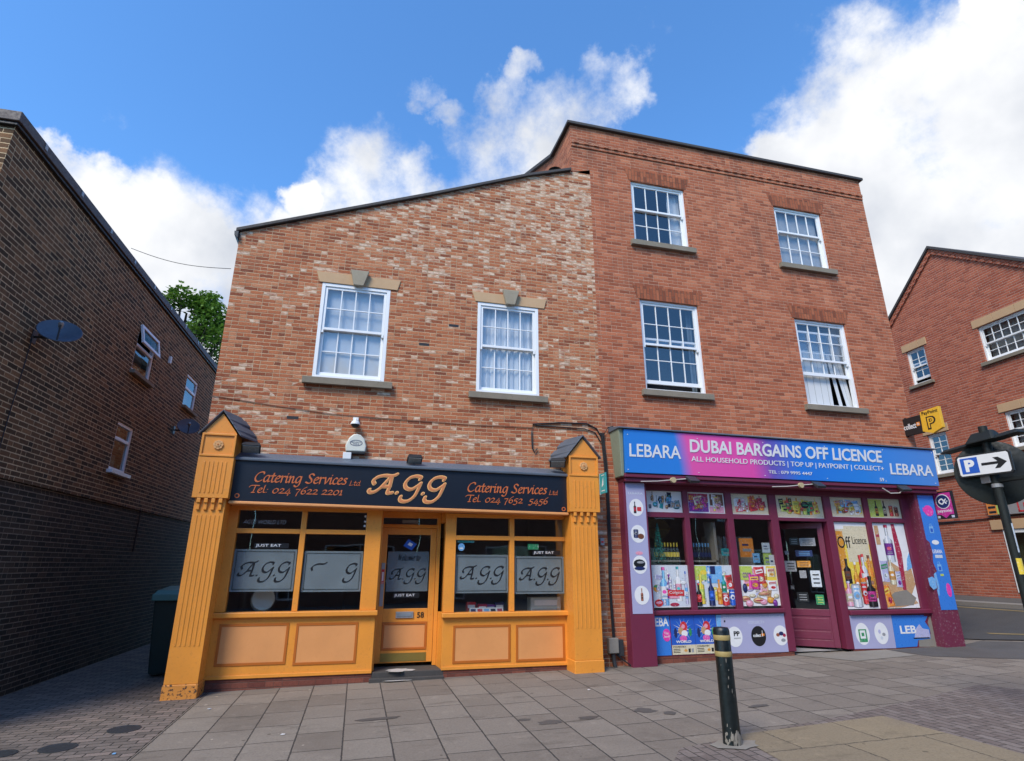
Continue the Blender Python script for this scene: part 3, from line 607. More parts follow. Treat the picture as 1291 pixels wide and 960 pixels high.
def dish(name, lab, loc, dia, az, el):
    t = thing(name, lab, 'satellite dish', loc, 0, 'satellite dishes on the brown wall')
    q = Vector((math.cos(el) * math.cos(az), math.cos(el) * math.sin(az), math.sin(el))).to_track_quat('Z', 'X').to_euler()
    r = dia / 2; b = MB(); b.lathe([(0.001, -.006), (r * .5, .012), (r, .075), (r + .008, .07), (r + .004, .06), (r * .5, -.004), (.001, -.02)], M_DISH, n=32, cap=False); b.build('reflector', t, smooth=True, rot=q)
    d = Vector((math.cos(el) * math.cos(az), math.cos(el) * math.sin(az), math.sin(el)))
    b = MB(); low = -Vector((0, 0, 1)) + d * d.z; low.normalize()
    tip = d * dia * .5 + low * dia * .12; b.tube([low * r * .98 + d * .06, tip], .011, M_DARK); b.build('feed_arm', t)
    b = MB(); b.tube([tip - d * .09, tip - d * .02, tip + d * .01], [.028, .034, .02], M_GREYM, 12); b.build('receiver', t, smooth=True)
    wl = Vector((-.30, .02, -.06)); b = MB(); b.tube([d * -.03, Vector((-.12, .0, -.06)), wl], .018, M_DARK); b.box(wl.x - .01, wl.x + .012, wl.y - .06, wl.y + .06, wl.z - .09, wl.z + .09, M_DARK); b.build('wall_bracket', t)
    return t
M_DISH = paint('grey_dish_paint', (.085, .10, .135), .5, .2, .2)
dish('satellite_dish', 'large grey satellite dish high on the brown wall, left of the open window', (-4.28, -.87, 4.70), .50, R(-66), R(38))
dish('satellite_dish', 'small dark satellite dish on the brown wall beside the orange pilaster', (-4.10, 5.0, 4.70), .46, R(-70), R(32))
b = MB(); b.tube([(-4.565, -.9, 4.6), (-4.56, -.92, 4.2), (-4.56, -.95, 3.4), (-4.56, -.95, 2.75)], .007, M_CABLE)
c = MB(); c.tube([(-4.50, 4.2, 2.95), (-4.495, 4.2, 1.9)], .03, M_CABLE); c.build('waste_pipe', None, label='short dark waste pipe low on the brown wall near its far end', category='pipe')
b.build('wall_cable', None, label='black cable running down the brown wall below the large dish', category='cable')
b = MB(); b.box(-4.51, -4.42, 4.02, 4.1, 5.95, 6.12, M_WHP); b.build('vent_pipe', None, .01, label='tiny white vent stub on the brown wall right of the open window', category='vent')

# ------------------------------------------------------------------ brick house with the orange shopfront
LH = thing('brick_house', 'red brick house with whitish patched bricks, sloping roof and an orange shopfront', 'house')
TOP = [(-2.43, 7.17), (.88, 8.52), (2.81, 9.33), (3.79, 9.65)]
LW = [(-.98, .20, 4.62, 6.39), (1.81, 2.99, 4.575, 6.355)]
b = MB(); SHX0, SHX1, SHZ = -1.93, 3.44, 2.56
wall(b, M_BR_L, -2.43, 4.2, TOP + [(4.2, 9.78)], -.1, LW + [(SHX0, SHX1, .0, SHZ)], rev=.14)
b.face([(-2.43, 0, -.3), (-2.43, 9, -.3), (-2.43, 9, 7.17), (-2.43, 0, 7.17)][::-1], M_BR_L)
b.face([(-2.43, 9, -.3), (4.2, 9, -.3), (4.2, 9, 9.6), (-2.43, 9, 7.1)], M_BR_L)
b.build('wall', LH)
b = MB(); T2 = [(-2.49, 7.16)] + TOP[1:3] + [(3.76, 9.66)]
for (xa, za), (xb, zb) in zip(T2, T2[1:]):
    b.hexa([(xa, -.06, za), (xb, -.06, zb), (xb, 9.1, zb), (xa, 9.1, za), (xa, -.06, za + .065), (xb, -.06, zb + .065), (xb, 9.1, zb + .065), (xa, 9.1, za + .065)], M_TILE_EDGE)
rf = b.build('roof', LH, .008)
b = MB(); b.hexa([(-2.50, -.08, 7.07), (-2.435, -.08, 7.0), (-2.435, 8.8, 7.0), (-2.50, 8.8, 7.07), (-2.51, -.08, 7.15), (-2.435, -.08, 7.15), (-2.435, 8.8, 7.15), (-2.51, 8.8, 7.15)], M_DARK); b.build('gutter', rf, .01)
for i, (x0, x1, z0, z1) in enumerate(LW):
    w = sash(LH, x0, x1, z0, z1, z0 + (z1 - z0) * .515, 2, 2, sill=(.14, .13, .115), fr=.06, rec=.0)
    if i == 0: curtain(w, x0 + .06, x1 - .06, z0 + .05, z1 - .05, .116, M_NET, .003, .5)
    else: curtain(w, x0 + .06, x1 - .06, z0 + .05, z1 - .05, .135, M_CURT, .016, .115)
    c = (x0 + x1) / 2 + .02; zl = z1 + .004
    l = MB(); l.prism([(x0 - .05, zl), (x1 + .12, zl), (x1 + .17, zl + .20), (x0 - .12, zl + .20)], -.018, .06, M_STONE); l.build('lintel', w, .006)
    k = MB(); k.hexa([(c - .08, -.09, zl - .02), (c + .09, -.09, zl - .02), (c + .09, -.0185, zl - .02), (c - .08, -.0185, zl - .02), (c - .15, -.10, zl + .27), (c + .17, -.10, zl + .27), (c + .17, -.0185, zl + .27), (c - .15, -.0185, zl + .27)], M_KEY); k.build('keystone', w, .008)
for x, z in ((1.37, 5.82), (-1.2, 3.92), (.85, 5.4)): MB().box(x - .09, x + .09, -.002, .02, z - .025, z + .025, M_BLKP).build('air_brick', LH)
# cable lines along the wall above the shopfront
b = MB(); b.tube([(-2.45, -.012, 4.2), (-1.5, -.012, 4.1), (-.6, -.012, 4.02), (.3, -.012, 4.0), (1.8, -.012, 3.98), (2.85, -.012, 4.0)], .0055, paint('brown_cable', (.20, .085, .055), .6)); b.build('wall_cable', None, label='thin brown cable sagging across the bricks above the black sign', category='cable')

# shop interior of the orange shop
b = MB()
def shell(b, x0, x1, y0, y1, z0, z1, m):
    b.face([(x0, y1, z0), (x1, y1, z0), (x1, y1, z1), (x0, y1, z1)], m); b.face([(x0, y0, z0), (x0, y1, z0), (x0, y1, z1), (x0, y0, z1)], m); b.face([(x1, y0, z0), (x1, y0, z1), (x1, y1, z1), (x1, y1, z0)], m)
    b.face([(x0, y0, z0), (x1, y0, z0), (x1, y1, z0), (x0, y1, z0)], m); b.face([(x0, y0, z1), (x0, y1, z1), (x1, y1, z1), (x1, y0, z1)], m)
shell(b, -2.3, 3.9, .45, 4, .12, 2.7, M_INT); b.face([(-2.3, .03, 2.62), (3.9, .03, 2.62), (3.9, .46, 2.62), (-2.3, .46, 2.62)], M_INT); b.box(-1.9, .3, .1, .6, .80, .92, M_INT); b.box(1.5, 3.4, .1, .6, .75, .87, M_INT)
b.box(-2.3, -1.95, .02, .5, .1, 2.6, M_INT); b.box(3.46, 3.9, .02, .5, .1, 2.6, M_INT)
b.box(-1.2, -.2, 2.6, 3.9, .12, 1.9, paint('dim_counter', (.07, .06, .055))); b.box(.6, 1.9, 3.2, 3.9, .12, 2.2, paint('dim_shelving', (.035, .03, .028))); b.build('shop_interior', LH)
# shopfront joinery
FY = -.03
def bay(x0, x1, xm, zs, zt, zh, post0, post1, panels):
    b = MB(); m = M_ORANGE
    b.box(x0, x0 + post0, FY, .1, zs, zh + .06, m); b.box(x1 - post1, x1, FY, .1, zs, zh + .06, m); b.box(xm - .04, xm + .04, FY + .006, .09, zs + .001, zh, m)
    for a, c in ((x0 + post0, xm - .04), (xm + .04, x1 - post1)):
        b.box(a, c, FY + .003, .09, zt, zt + .07, m)
    b.box(x0 + post0, x1 - post1, FY + .002, .1, zh, zh + .06, m)
    w = b.build('shop_window', LH, .005)
    s = MB(); s.box(x0 - .02, x1 + .03, -.09, .1, zs - .075, zs - .002, m); s.build('sill', w, .012)
    p = MB(); p.box(x0 + post0 - .01, x1 - post1 + .01, .03, .036, zs, zh, M_GLASS_SH); p.build('pane', w)
    r = MB(); r.box(x0, x1, -.02, .08, .125, zs - .078, m); r.box(x0, x1, -.035, -.021, .125, .17, m); rz = r.build('stall_riser', LH, .004)
    q = MB(); q.box(x0, x1, -.015, .1, -.06, .123, M_PLINTH); q.build('brick_plinth', rz)
    for a, c, d, e in panels:
        q = MB(); t = .035; q.box(a, c, -.03, -.0215, d, d + t, M_ORANGE_D); q.box(a, c, -.03, -.0215, e - t, e, M_ORANGE_D); q.box(a, a + t, -.0305, -.0215, d + t, e - t, M_ORANGE_D); q.box(c - t, c, -.0305, -.0215, d + t, e - t, M_ORANGE_D)
        q.box(a + t, c - t, -.024, -.0215, d + t, e - t, M_PEACH); q.build('panel', rz, .006)
    return w
WL = bay(-1.93, .33, -.845, .995, 2.10, 2.44, .14, .24, [(-1.83, -.89, .29, .84), (-.79, .09, .27, .83)])
WR = bay(1.36, 3.44, 2.475, .94, 2.04, 2.40, .17, .04, [(1.53, 2.45, .21, .75), (2.54, 3.36, .20, .74)])
def frost(w, x0, x1, z0, z1, which=None):
    f = MB(); f.box(x0, x1, .024, .027, z0, z1, M_FROST); f.build('frosted_film', w)
    l = MB(); t = .008
    for a, c, d, e in ((x0 + .03, x1 - .03, z0 + .03, z0 + .03 + t), (x0 + .03, x1 - .03, z1 - .03 - t, z1 - .03), (x0 + .03, x0 + .03 + t, z0 + .03, z1 - .03), (x1 - .03 - t, x1 - .03, z0 + .03, z1 - .03)): l.box(a, c, .0215, .0235, d, e, M_FROSTL)
    cx = (x0 + x1) / 2; ww = (x1 - x0) * .40; agg(l, cx - ww, cx + ww, z0 + .14, z1 - .17, .0235, .017, P['black'], .002, thin=.35, which=which)  # cut-out letters painted black for the dark interior showing through
    l.build('film_lettering', w)
frost(WL, -1.78, -.9, 1.27, 1.87); frost(WL, -.79, .08, 1.26, 1.85, (0, 8, 9))
for x0, x1, z0, z1 in ((1.54, 2.42, 1.22, 1.81), (2.53, 3.39, 1.20, 1.79)): frost(WR, x0, x1, z0, z1)
for w, x, z in ((WL, -1.5, 1.885), (WR, 2.86, 1.81)):
    q = MB(); q.box(x - .02, x + .47, .0225, .026, z, z + .075, P['black']); o = q.build('sticker', w); join_into(o, text('JUST EAT', P['white'], x, x + .36, z + .012, z + .062, .0223, depth=.002, bold=.01))
o = text('AGGS WORLD LTD', P['grey'], -1.72, -1.11, 2.24, 2.30, .028, 'window_lettering', WL, .002, .3)
q = MB()
for k, z in enumerate((2.22, 2.29, 2.37)): q.box(.055, .085, .022, .027, z, z + .03, P['white'])
q.build('alarm_contact', WL)
q = MB(); q.ell(1.63, 1.93, .055, .06, .022, .026, P['sky']); q.box(1.6, 1.66, .02, .0215, 1.9, 1.92, P['white']); q.box(1.56, 1.84, .022, .026, 2.0, 2.07, P['teal']); q.build('sticker', WR)
q = MB(); q.box(2.76, 2.95, .022, .026, 1.9, 1.99, P['green']); q.build('sticker', WR)
# door
D0, D1, DY = .36, 1.27, .40
b = MB(); m = M_ORANGE
zb, zt = .19, 2.24
b.box(D0 - .05, D0, DY - .02, DY + .08, zb - .05, 2.5, m); b.box(D1, D1 + .06, DY - .02, DY + .08, zb - .05, 2.5, m); b.box(D0, D1, DY - .02, DY + .08, zt, zt + .055, m); b.box(D0, D1, DY - .02, DY + .08, 2.40, 2.5, m)
fr = b.build('door_frame', LH, .004)
q = MB(); q.box(D0, D1, DY + .03, DY + .036, zt + .055, 2.40, M_GLASS_SH); q.build('pane', fr)
q = MB(); q.box(.9 - .22, .9 + .05, DY + .02, DY + .028, zt + .075, 2.37, paint('pale_notice', (.22, .22, .21))); q.build('notice', fr)
b = MB(); st = .10
b.box(D0 + .004, D0 + st, DY, DY + .045, zb, zt - .004, m); b.box(D1 - st, D1 - .004, DY, DY + .045, zb, zt - .004, m); b.box(D0 + st, D1 - st, DY, DY + .045, zt - .11, zt - .004, m); b.box(D0 + st, D1 - st, DY, DY + .045, .78, .98, m); b.box(D0 + st, D1 - st, DY, DY + .045, zb, .37, m)
b.box(D0 + st, D1 - st, DY + .012, DY + .03, .37, .78, m)
dr = b.build('shop_door', LH, .005)
q = MB(); q.box(D0 + st, D1 - st, DY + .015, DY + .021, .98, zt - .11, M_GLASS_SH); q.build('pane', dr)
q = MB(); t = .035; a, c, d, e = D0 + st, D1 - st + .0, .37, .78
q.box(a, c, DY - .008, DY + .0115, d, d + t, M_ORANGE_D); q.box(a, c, DY - .008, DY + .0115, e - t, e, M_ORANGE_D); q.box(a, a + t, DY - .0085, DY + .0115, d + t, e - t, M_ORANGE_D); q.box(c - t, c, DY - .0085, DY + .0115, d + t, e - t, M_ORANGE_D); q.box(a + t, c - t, DY + .004, DY + .0115, d + t, e - t, M_PEACH); q.build('panel', dr, .004)
q = MB(); q.box(D0 + .1, D1 - .1, DY - .006, DY - .001, zb + .02, zb + .14, M_BRASS); q.build('kick_plate', dr)
q = MB(); q.box(.66, .94, DY - .02, DY - .001, .84, .935, M_GREYM); q.box(.685, .915, DY - .026, DY - .021, .862, .913, paint('letterbox_flap', (.2, .23, .26), .4)); q.build('letter_box', dr, .004)
text('58', P['black'], 1.0, 1.11, .84, .925, DY - .001, 'house_number', dr, .006, bold=.012)
q = MB(); q.box(D0 + .03, D0 + .085, DY - .012, DY - .001, 1.02, 1.68, M_GREYM); q.box(D0 + .035, D0 + .08, DY - .014, DY - .0125, 1.36, 1.58, P['red']); q.box(D0 + .045, D0 + .07, DY - .016, DY - .0145, 1.4, 1.54, P['white']); q.build('push_plate', dr)
f = MB(); f.box(D0 + st + .02, D1 - st - .02, DY + .009, DY + .012, 1.24, 1.86, M_FROST); f.build('frosted_film', dr)
l = MB(); agg(l, .53, 1.10, 1.36, 1.60, DY + .0085, .014, P['black'], .002, thin=.35); script_line(l, 'Welcome to'.replace('w', 'v').replace('W', 'W'), .64, 1.0, 1.72, .06, DY + .0085, P['black'], depth=.002); l.build('film_lettering', dr)
q = MB(); q.box(.6, 1.02, DY + .009, DY + .0125, 1.14, 1.215, P['black']); o = q.build('sticker', dr); join_into(o, text('JUST EAT', P['white'], .62, .95, 1.152, 1.202, DY + .0088, depth=.002, bold=.01))
q = MB(); q.prism([(.72, 1.95), (.86, 1.88), (.94, 1.98), (.80, 2.06)], DY + .009, DY + .0125, P['blue']); q.prism([(.79, 1.97), (.85, 1.94), (.88, 1.98), (.82, 2.01)], DY + .007, DY + .0088, P['white']); q.build('sticker', dr)
# splayed cheek of the lobby and soffit
b = MB(); b.hexa([(1.33, DY - .02, .1), (1.37, -.0, .1), (1.42, .05, .1), (1.40, DY - .02, .1), (1.33, DY - .02, .93), (1.37, 0, .93), (1.42, .05, .93), (1.40, DY - .02, .93)], m)
b.hexa([(1.33, DY - .02, 2.32), (1.37, 0, 2.32), (1.42, .05, 2.32), (1.40, DY - .02, 2.32), (1.33, DY - .02, 2.5), (1.37, 0, 2.5), (1.42, .05, 2.5), (1.40, DY - .02, 2.5)], m)
b.box(.33, .36, .08, DY - .021, .1, 2.5, m); b.box(.24, 1.45, .0, DY - .021, 2.5, 2.54, m); ck = b.build('lobby_cheek', LH, .004)
q = MB(); q.hexa([(1.36, DY - .03, .93), (1.385, .03, .93), (1.39, .03, .93), (1.365, DY - .03, .93), (1.36, DY - .03, 2.32), (1.385, .03, 2.32), (1.39, .03, 2.32), (1.365, DY - .03, 2.32)], M_GLASS_SH); q.build('pane', ck)
b = MB(); b.box(.335, 1.40, -.02, DY + .1, -.05, .135, M_STEP); b.box(.30, 1.40, -.10, -.021, -.05, .06, M_STEP); dstp = b.build('doorstep', LH, .01)
pts = [(.75 + .22 * math.cos(t) * random.uniform(.5, 1.2), .06 + .16 * math.sin(t) * random.uniform(.5, 1.1)) for t in [2 * math.pi * k / 18 for k in range(18)]]
q = MB(); q.face([(x, y, .1385) for x, y in pts], M_WLINE); q.face([(x - .05, -.13 + (y - .06) * .25, .02 + gz(.7)) for x, y in pts], M_WLINE); q.build('paint_spill', dstp)
# header above bays
b = MB(); b.box(-1.9, 3.42, -.018, .1, 2.505, 2.56, M_ORANGE_D); b.build('header', LH)

def pilaster(x0, x1, zc0, zc1, zap, base):
    b = MB(); m = M_ORANGE; y = -.38; c = (x0 + x1) / 2; z0 = gz(c) - .02
    b.box(x0, x1, y, -.001, z0 + .20, zc0, m)
    for k in range(6):
        a = x0 + .06 + (x1 - x0 - .12) * k / 5; b.box(a - .011, a + .011, y - .007, y - .0005, z0 + .66, zc0 - .24, m)
    for za, zb_ in ((z0 + .64, z0 + .66), (zc0 - .24, zc0 - .22)): pass
    p = b.build('pilaster', LH, .005)
    q = MB(); q.box(x0 - .012, x1 + .012, y - .012, -.001, z0 - .05, z0 + .198, base); q.build('plinth_block', p, .012)
    q = MB(); e = .035; y2 = y - .055
    q.box(x0 - e, x1 + e, y2, -.001, zc0, zc1 - .36, m); q.box(x0 - e + .012, x1 + e - .012, y2 + .012, -.001, zc1 - .359, zc1, m)
    for k in range(6):
        a = x0 + .06 + (x1 - x0 - .12) * k / 5; q.box(a - .011, a + .011, y2 - .008, y2 - .0005, zc0 + .07, zc1 - .43, m)
    X0, X1, Z0, Z1 = x0 - e + .005, x1 + e - .005, zc1 - .355, zc1 - .01; t = .03
    for a in ((X0, X1, Z0, Z0 + t), (X0, X1, Z1 - t, Z1), (X0, X0 + t, Z0 + t, Z1 - t), (X1 - t, X1, Z0 + t, Z1 - t)): q.box(a[0], a[1], y2 - .012, y2 + .0115, a[2], a[3], m)
    q.prism([(x0 - e + .01, zc1), (x1 + e - .01, zc1), (c, zap - .04)], y2 + .015, -.002, m); q.build('pilaster_head', p, .004)
    q = MB()
    for k in range(8):
        a = k * math.pi / 4; q.ell(c + .045 * math.cos(a), zc1 - .18 + .045 * math.sin(a), .026, .026, y2 - .010, y2 + .0115, M_ROSE, 10)
    q.ell(c, zc1 - .18, .034, .034, y2 - .018, y2 + .011, M_ROSE, 14); q.ell(c, zc1 - .18, .014, .014, y2 - .024, y2 - .0185, M_ORANGE_D, 10); q.build('rosette', p, .003)
    for k in range(4):
        a = x0 + .06 + (x1 - x0 - .12) * k / 3; q = MB(); q.box(a - .026, a + .026, y2 + .005, y - .0005, zc0 - .07, zc0 - .002, m); q.box(a - .022, a + .022, y - .03, y - .0005, zc0 - .17, zc0 - .071, m); q.build('bracket', p, .008)
    q = MB(); w = (x1 - x0) / 2 + e + .05; h = zap - zc1 + .04; nrow = 5
    for sgn in (-1, 1):
        for r in range(nrow):
            f0, f1 = r / nrow, (r + 1) / nrow + .05
            xa, za, xb, zb_ = c + sgn * w * (1 - f0), zap - h * (1 - f0), c + sgn * w * max(0, 1 - f1), zap - h * max(0, 1 - f1)
            lift = .012; yb = -.003 + 0 * r
            sk = .17 if c < 0 else -.17; j = .03 * (r % 2)
            q.hexa([(xa, y2 - .03, za - .004), (xa + sk + math.copysign(j, sk), yb, za - .004), (xb + sk + math.copysign(j, sk), yb, zb_ - .004), (xb, y2 - .03, zb_ - .004), (xa, y2 - .03, za + .022), (xa + sk + math.copysign(j, sk), yb, za + .022), (xb + sk + math.copysign(j, sk), yb, zb_ + .012), (xb, y2 - .03, zb_ + .012)], M_SLATE)
    q.build('slate_roof', p, .003)
M_ROSE = paint('pale_orange_rosette', (.68, .36, .14), .5, .1, .2)
pilaster(-2.335, -1.925, 2.565, 3.52, 3.86, M_ORANGE_W)
pilaster(3.40, 3.87, 2.50, 3.45, 3.80, M_ORANGE)

# black fascia sign
S = thing('shop_sign', 'long black fascia sign with large orange script letters above the orange shop', 'sign', (0, 0, 0))
b = MB(); b.hexa([(-1.9, -.30, 2.545), (3.38, -.30, 2.495), (3.38, -.02, 2.495), (-1.9, -.02, 2.545), (-1.9, -.30, 3.14), (3.38, -.30, 3.09), (3.38, -.02, 3.09), (-1.9, -.02, 3.14)], M_BLACK); b.build('panel', S, .003)
b = MB(); b.hexa([(-1.9, -.335, 2.50), (3.38, -.335, 2.45), (3.38, -.02, 2.45), (-1.9, -.02, 2.50), (-1.9, -.335, 2.542), (3.38, -.335, 2.492), (3.38, -.02, 2.492), (-1.9, -.02, 2.542)], M_PEACH); b.build('lower_moulding', S, .01)
b = MB(); b.hexa([(-1.9, -.34, 3.143), (3.38, -.34, 3.093), (3.38, -.001, 3.093), (-1.9, -.001, 3.143), (-1.9, -.345, 3.18), (3.38, -.345, 3.13), (3.38, -.001, 3.27), (-1.9, -.001, 3.32)], M_LEAD); b.build('lead_flashing', S, .008)
M_LET = paint('orange_lettering', (.52, .125, .03), .45, .1, .1); M_LETP = paint('peach_letter_edge', (.80, .44, .16), .4, .1, .05); M_LETO = paint('terracotta_letter_face', (.60, .21, .075), .4, .1, .05)
b = MB(); script_line(b, 'Catering Services', -1.60, -.26, 2.835, .098, -.301, M_LET, nib=.115); b.build('lettering', S); b = MB(); script_line(b, 'Ltd', -.22, -.05, 2.825, .05, -.301, M_LET)
b.build('lettering', S); b = MB(); script_line(b, 'Tel: 024 7622 2201', -1.63, -.30, 2.672, .072, -.301, M_LET, nib=.115)
b.build('lettering', S)
b = MB(); script_line(b, 'Catering Services', 1.64, 3.0, 2.79, .098, -.301, M_LET, nib=.115); b.build('lettering', S); b = MB(); script_line(b, 'Ltd', 3.04, 3.2, 2.78, .05, -.301, M_LET)
b.build('lettering', S); b = MB(); script_line(b, 'Tel. 024 7652  5456', 1.64, 3.02, 2.627, .072, -.301, M_LET, nib=.115); b.build('lettering', S)
b = MB(); agg(b, .085, 1.27, 2.605, 3.025, -.301, .036, M_LETP, .008, thin=.62); agg(b, .085, 1.27, 2.605, 3.025, -.3105, .021, M_LETO, .004, thin=.5); b.build('monogram_lettering', S)
for x, z in ((-1.80, 2.62), (3.30, 2.55)):
    b = MB()
    for k in range(16):
        a, c = 2 * math.pi * k / 16, 2 * math.pi * (k + 1) / 16; b.prism([(x + .035 * math.cos(a), z + .035 * math.sin(a)), (x + .035 * math.cos(c), z + .035 * math.sin(c)), (x + .022 * math.cos(c), z + .022 * math.sin(c)), (x + .022 * math.cos(a), z + .022 * math.sin(a))], -.304, -.3005, M_LET)
    b.build('emblem', S)
def flood(name, lab, loc, rz=0., tilt=-30, grp='floodlights over the black sign', s=1.):
    t = thing(name, lab, 'floodlight', loc, rz, grp)
    b = MB(); b.hexa([(-.14 * s, -.11 * s, -.035), (.14 * s, -.11 * s, -.035), (.14 * s, .11 * s, -.035), (-.14 * s, .11 * s, -.035), (-.11 * s, -.08 * s, .04), (.11 * s, -.08 * s, .04), (.10 * s, .07 * s, .055), (-.10 * s, .07 * s, .055)], M_BLKP); h = b.build('housing', t, .01, rot=(R(tilt), 0, 0))
    b = MB(); b.box(-.115 * s, .115 * s, -.09 * s, .09 * s, -.043, -.0355, M_LAMPG); b.build('lens', h)
    b = MB(); b.tube([(0, .02, 0), (0, .10, -.06)], .018, M_BLKP); b.build('arm', t)
for x, y, z, w, rz, sc_ in ((-1.70, -.30, 3.35, 'beside the left orange pilaster', R(8), 1.), (.77, -.28, 3.29, 'above the middle monogram', 0, .9), (3.20, -.34, 3.33, 'beside the right orange pilaster', R(-16), 1.)):
    flood('floodlight', 'black floodlight on top of the black sign, ' + w, (x, y, z), rz, -25, s=sc_)
# alarm box, camera
t = thing('alarm_box', 'cream wedge-shaped alarm box on the bricks above the black sign', 'alarm box', (-.17, 0, 3.52))
b = MB(); out = [(-.155, -.12), (.155, -.12), (.165, -.02), (.12, .10), (.06, .16), (-.0, .175), (-.06, .16), (-.12, .10), (-.165, -.02)]
b.prism(out, -.09, -.002, M_CREAM); b.build('cover', t, .018, smooth=True)
b = MB(); b.box(-.15, .15, -.085, -.004, -.155, -.122, M_BLKP); b.build('base', t, .006)
b = MB()
for k in range(20):
    a, c = 2 * math.pi * k / 20, 2 * math.pi * (k + 1) / 20
    b.prism([(.1 * math.cos(a), .02 + .05 * math.sin(a)), (.1 * math.cos(c), .02 + .05 * math.sin(c)), (.09 * math.cos(c), .02 + .042 * math.sin(c)), (.09 * math.cos(a), .02 + .042 * math.sin(a))], -.093, -.0905, P['navy'])
o = b.build('emblem', t); join_into(o, text('SECURITY', P['navy'], -.078, .078, .018, .042, -.0905, depth=.002)); join_into(o, text('024', P['navy'], -.045, .045, -.008, .012, -.0905, depth=.002))
b = MB(); b.box(-.36, -.23, -.10, -.002, 3.27, 3.38, M_WHP); b.build('junction_box', None, .008, label='small white square box under the cream alarm box', category='junction box')
t = thing('security_camera', 'white dome security camera on the bricks above the alarm box', 'security camera', (-.21, -.07, 3.86))
b = MB(); b.box(-.045, .045, .03, .07, .01, .12, M_WHP); b.tube([(0, .04, .07), (0, -.02, .07), (0, -.04, .03)], .022, M_WHP, 10); b.build('bracket', t, .006)
b = MB(); b.lathe([(.02, .045), (.06, .03), (.075, 0), (.075, -.02)], M_WHP, (0, -.04, 0), 20); b.build('body', t, smooth=True)
b = MB(); b.lathe([(.066, -.0205), (.06, -.045), (.035, -.068), (.002, -.076)], M_BLKP, (0, -.04, 0), 20); b.build('dome', t, smooth=True)
# drum and goods seen in the orange shop
def lab(o, l, c, g=None):
    o['label'] = l; o['category'] = c
    if g: o['group'] = g
    return o
b = MB(); b.lathe([(.16, -.12), (.17, -.1), (.17, .02), (.16, .04), (.0, .045)], paint('pale_tub', (.5, .56, .55)), (0, 0, 0), 24); lab(b.build('tub', None, smooth=True, loc=(-1.34, .32, 1.15), rot=(R(80), 0, R(15))), 'round pale tub lying on its side behind the left orange window', 'tub')
for i, (x, k, h, y, l) in enumerate(((1.86, 'red', .2, .3, 'red carton standing leftmost behind the right orange window'), (2.04, 'crimson', .17, .26, 'crimson carton beside the red one behind the orange window'), (2.18, 'purple', .16, .3, 'purple carton near the window mullion of the orange shop'), (2.33, 'navy', .19, .28, 'navy carton closest to the window mullion of the orange shop'))):
    b = MB(); b.box(-.075, .075, -.05, .05, 0, h, P[k]); b.box(-.06, .06, -.053, -.0505, h * .55, h * .8, P['white']); b.box(-.05, .05, -.053, -.0505, h * .2, h * .35, P['yellow']); lab(b.build('carton', None, .004, loc=(x, y, .87)), l, 'carton', 'cartons in the orange shop window')
b = MB(); b.box(-.26, .26, -.1, .14, 0, .26, paint('pale_appliance', (.42, .46, .45))); b.box(-.24, .24, -.105, -.1005, .04, .09, M_GREYM); b.box(-.2, .2, -.106, -.1005, .14, .22, M_WHP); lab(b.build('appliance', None, .015, loc=(3.12, .3, .87)), 'pale grey boxy appliance behind the rightmost orange window', 'appliance')
b = MB(); b.box(-.28, .28, -.004, .004, 0, .12, P['white']); 
for k in range(5): b.box(-.26 + k * .11, -.18 + k * .11, -.006, -.0045, .02, .1, P[('navy', 'red', 'sky', 'black', 'crimson')[k]])
lab(b.build('leaflet_stack', None, loc=(2.1, .16, .875), rot=(R(-20), 0, 0)), 'row of printed leaflets lying in front of the cartons in the orange shop window', 'leaflets')

# ------------------------------------------------------------------ three-storey corner building
RB = thing('corner_building', 'three-storey red brick corner building with white sash windows and a plum shopfront', 'building')
RW = [(5.15, 6.46, 8.18, 9.70), (5.16, 6.50, 4.885, 6.84), (8.80, 10.12, 8.16, 9.70), (8.87, 10.22, 4.85, 6.83)]
b = MB(); wall(b, M_BR_R, 4.2, 11.5, [(4.2, 10.885), (11.5, 10.885)], -.1, RW + [(4.94, 10.92, .05, 3.05)], rev=.14)
wall(b, M_BR_R, 3.78, 4.2, [(3.78, 10.885), (4.2, 10.885)], 9.66)
b.face([(3.78, 0, 7), (3.78, 9, 7), (3.78, 9, 10.9), (3.78, 4.3, 12.5), (3.78, 1.15, 10.93), (3.78, 0, 10.885)][::-1], M_BR_R)
b.face([(11.5, 0, -.1), (11.5, 9, -.1), (11.5, 9, 10.9), (11.5, 4.3, 12.5), (11.5, 1.15, 10.93), (11.5, 0, 10.885)], M_BR_R); b.face([(3.78, 9, -.1), (11.5, 9, -.1), (11.5, 9, 10.9), (3.78, 9, 10.9)], M_BR_R)
b.build('wall', RB)
b = MB(); b.box(3.70, 11.58, -.07, .3, 10.887, 10.96, M_TILE_EDGE); b.build('coping', RB, .012)
b = MB()
for x0, x1 in ((3.70, 3.84), (11.44, 11.58)):
    b.hexa([(x0, .3, 10.887), (x1, .3, 10.887), (x1, 1.15, 10.94), (x0, 1.15, 10.94), (x0, .3, 10.95), (x1, .3, 10.95), (x1, 1.15, 11.02), (x0, 1.15, 11.02)], M_TILE_EDGE)
    b.hexa([(x0, 1.15, 10.94), (x1, 1.15, 10.94), (x1, 4.3, 12.5), (x0, 4.3, 12.5), (x0, 1.15, 11.02), (x1, 1.15, 11.02), (x1, 4.3, 12.6), (x0, 4.3, 12.6)], M_TILE_EDGE)
